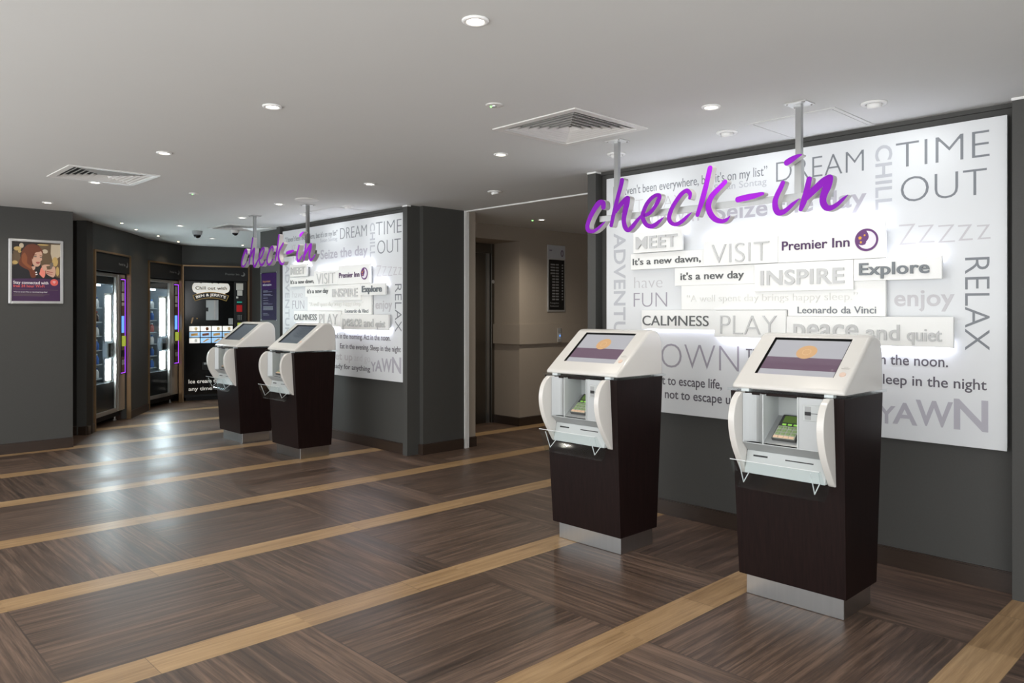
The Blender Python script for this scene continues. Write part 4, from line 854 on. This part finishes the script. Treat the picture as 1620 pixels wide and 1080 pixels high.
for r in (34, 22, 10): poly([(658+r*math.sin(math.radians(-40+80*i/8)), 678-r*1.0*math.cos(math.radians(-40+80*i/8))) for i in range(9)]+[(658+(r-5)*math.sin(math.radians(40-80*i/8)), 678-(r-5)*math.cos(math.radians(40-80*i/8))) for i in range(9)], 12, 12, False)
poly([(165, 749), (705, 757), (705, 760), (165, 752)], 11, 13, False)
for y in (803, 812, 822, 830): poly([(165, y), (600-(y % 7)*18, y), (600-(y % 7)*18, y+3), (165, y+3)], 11, 13, False)
po = pr_.build('print', PM, t)
mb = MB()
for s, w, xa, xb, yb_, yt_, mi in (('Stay connected with', 'b', 165, 585, 686, 650, 0), ('free 24 hour Wi-Fi', 'b', 165, 538, 726, 694, 1), ('Want to stream films or download large files?', 'm', 168, 572, 790, 776, 0)):
    a = U(xa, yb_); b = U(xb, yt_); phrase(s, w, a[0], b[0], a[1], b[1], ('print_white', 'coral')[mi], po, -.0061, .0004)
# information sign in a clear holder on the wall left of the far board
t = empty('information_sign', (-9.085, 4.3595, 1.262), 'purple information poster in clear holder left of the farther word board', 'sign')
hd = MB().box(0, .425, -.006, 0, 0, .585).build('backing', 'sign_purple_dark', t); MB().box(.006, .419, -.0068, -.006, .38, .58).build('top_band', 'sign_purple', hd)
text(MB(), 'Important', 'm', .04, .24, .468, .495, -.0068, .0004).build('lettering', 'amber', t); text(MB(), 'information', 'm', .04, .27, .425, .452, -.0068, .0004).build('lettering', 'print_white', t)
mb = MB()
for i, (z, w) in enumerate(((.36, .12), (.345, .24), (.315, .2), (.30, .25), (.27, .12), (.24, .14), (.21, .13), (.195, .25), (.165, .26), (.155, .26), (.145, .26), (.135, .26), (.125, .26), (.08, .12), (.06, .16))): mb.box(.05, .05+w, -.0064, -.006, z, z+.005)
mb.build('small_print', 'dim_text', t)
MB().box(-.015, .44, -.014, -.011, -.01, .595).build('clear_cover', 'acrylic', t); mb = MB()
for x in (.0, .425):
    for z in (.0, .585): mb.lathe([(.008, -.016), (.008, 0)], (x, 0, z), 10, axis='y')
mb.build('standoff', 'silver', t)
# lift lobby directory
t = empty('floor_directory', (-6.479, 6.822, 1.366), 'tall grey and black room directory marked 0 on the lift lobby wall', 'sign', PI/2)
MB().box(0, .325, -.012, 0, 0, .83).build('frame', 'silver', t, bevel=.002); hd = MB().box(.008, .317, -.0135, -.012, .655, .822).build('header_panel', 'screen_off', t)
hd.data.materials[0] = M_['t_pale']
mb = MB(); text(mb, '0', 'r', .238, .288, .69, .77, -.0135, .001); mb.build('lettering', 't_purple', hd)
mb = MB(); mb.box(.03, .085, -.014, -.0135, .762, .768); mb.box(.03, .075, -.014, -.0135, .752, .757); mb.build('header_print', 't_purple', hd)
bp_ = MB().box(.022, .303, -.0145, -.012, .022, .645).build('room_panel', 'gloss_black', t)
text(MB(), 'Reception', 'm', .045, .20, .098, .118, -.0145, .0006).build('lettering', 'dim_text', bp_); text(MB(), 'Restaurant', 'm', .045, .20, .060, .080, -.0145, .0006).build('lettering', 'dim_text', bp_)
mb = MB()
for i in range(13):
    z = .143+i*.036
    x0 = .08 if i < 9 else .05
    for x in (x0, .145): mb.box(x, .132 if x < .14 else .20, -.0149, -.0145, z, z+.019)
    mb.box(.134, .143, -.0149, -.0145, z+.008, z+.011); mb.box(.255, .28, -.0149, -.0145, z, z+.017)
mb.build('room_rows', 'dim_text', bp_)
t = empty('lift_call_panel', (-6.455, 6.985, .985), 'small steel lift call panel on the lobby rail band', 'call panel', PI/2)
MB().box(0, .068, -.01, 0, 0, .175).build('plate', 'silver', t, bevel=.002); MB().box(.012, .056, -.013, -.01, .035, .115).build('lit_button', 'blue_screen', t, bevel=.003).data.materials.__setitem__(0, M_['t_pale']); MB().box(.024, .044, -.0145, -.012, .068, .092).build('button_mark', 'blue_screen', t); MB().box(.022, .046, -.0115, -.01, .135, .158).build('indicator', 'dome_grey', t)
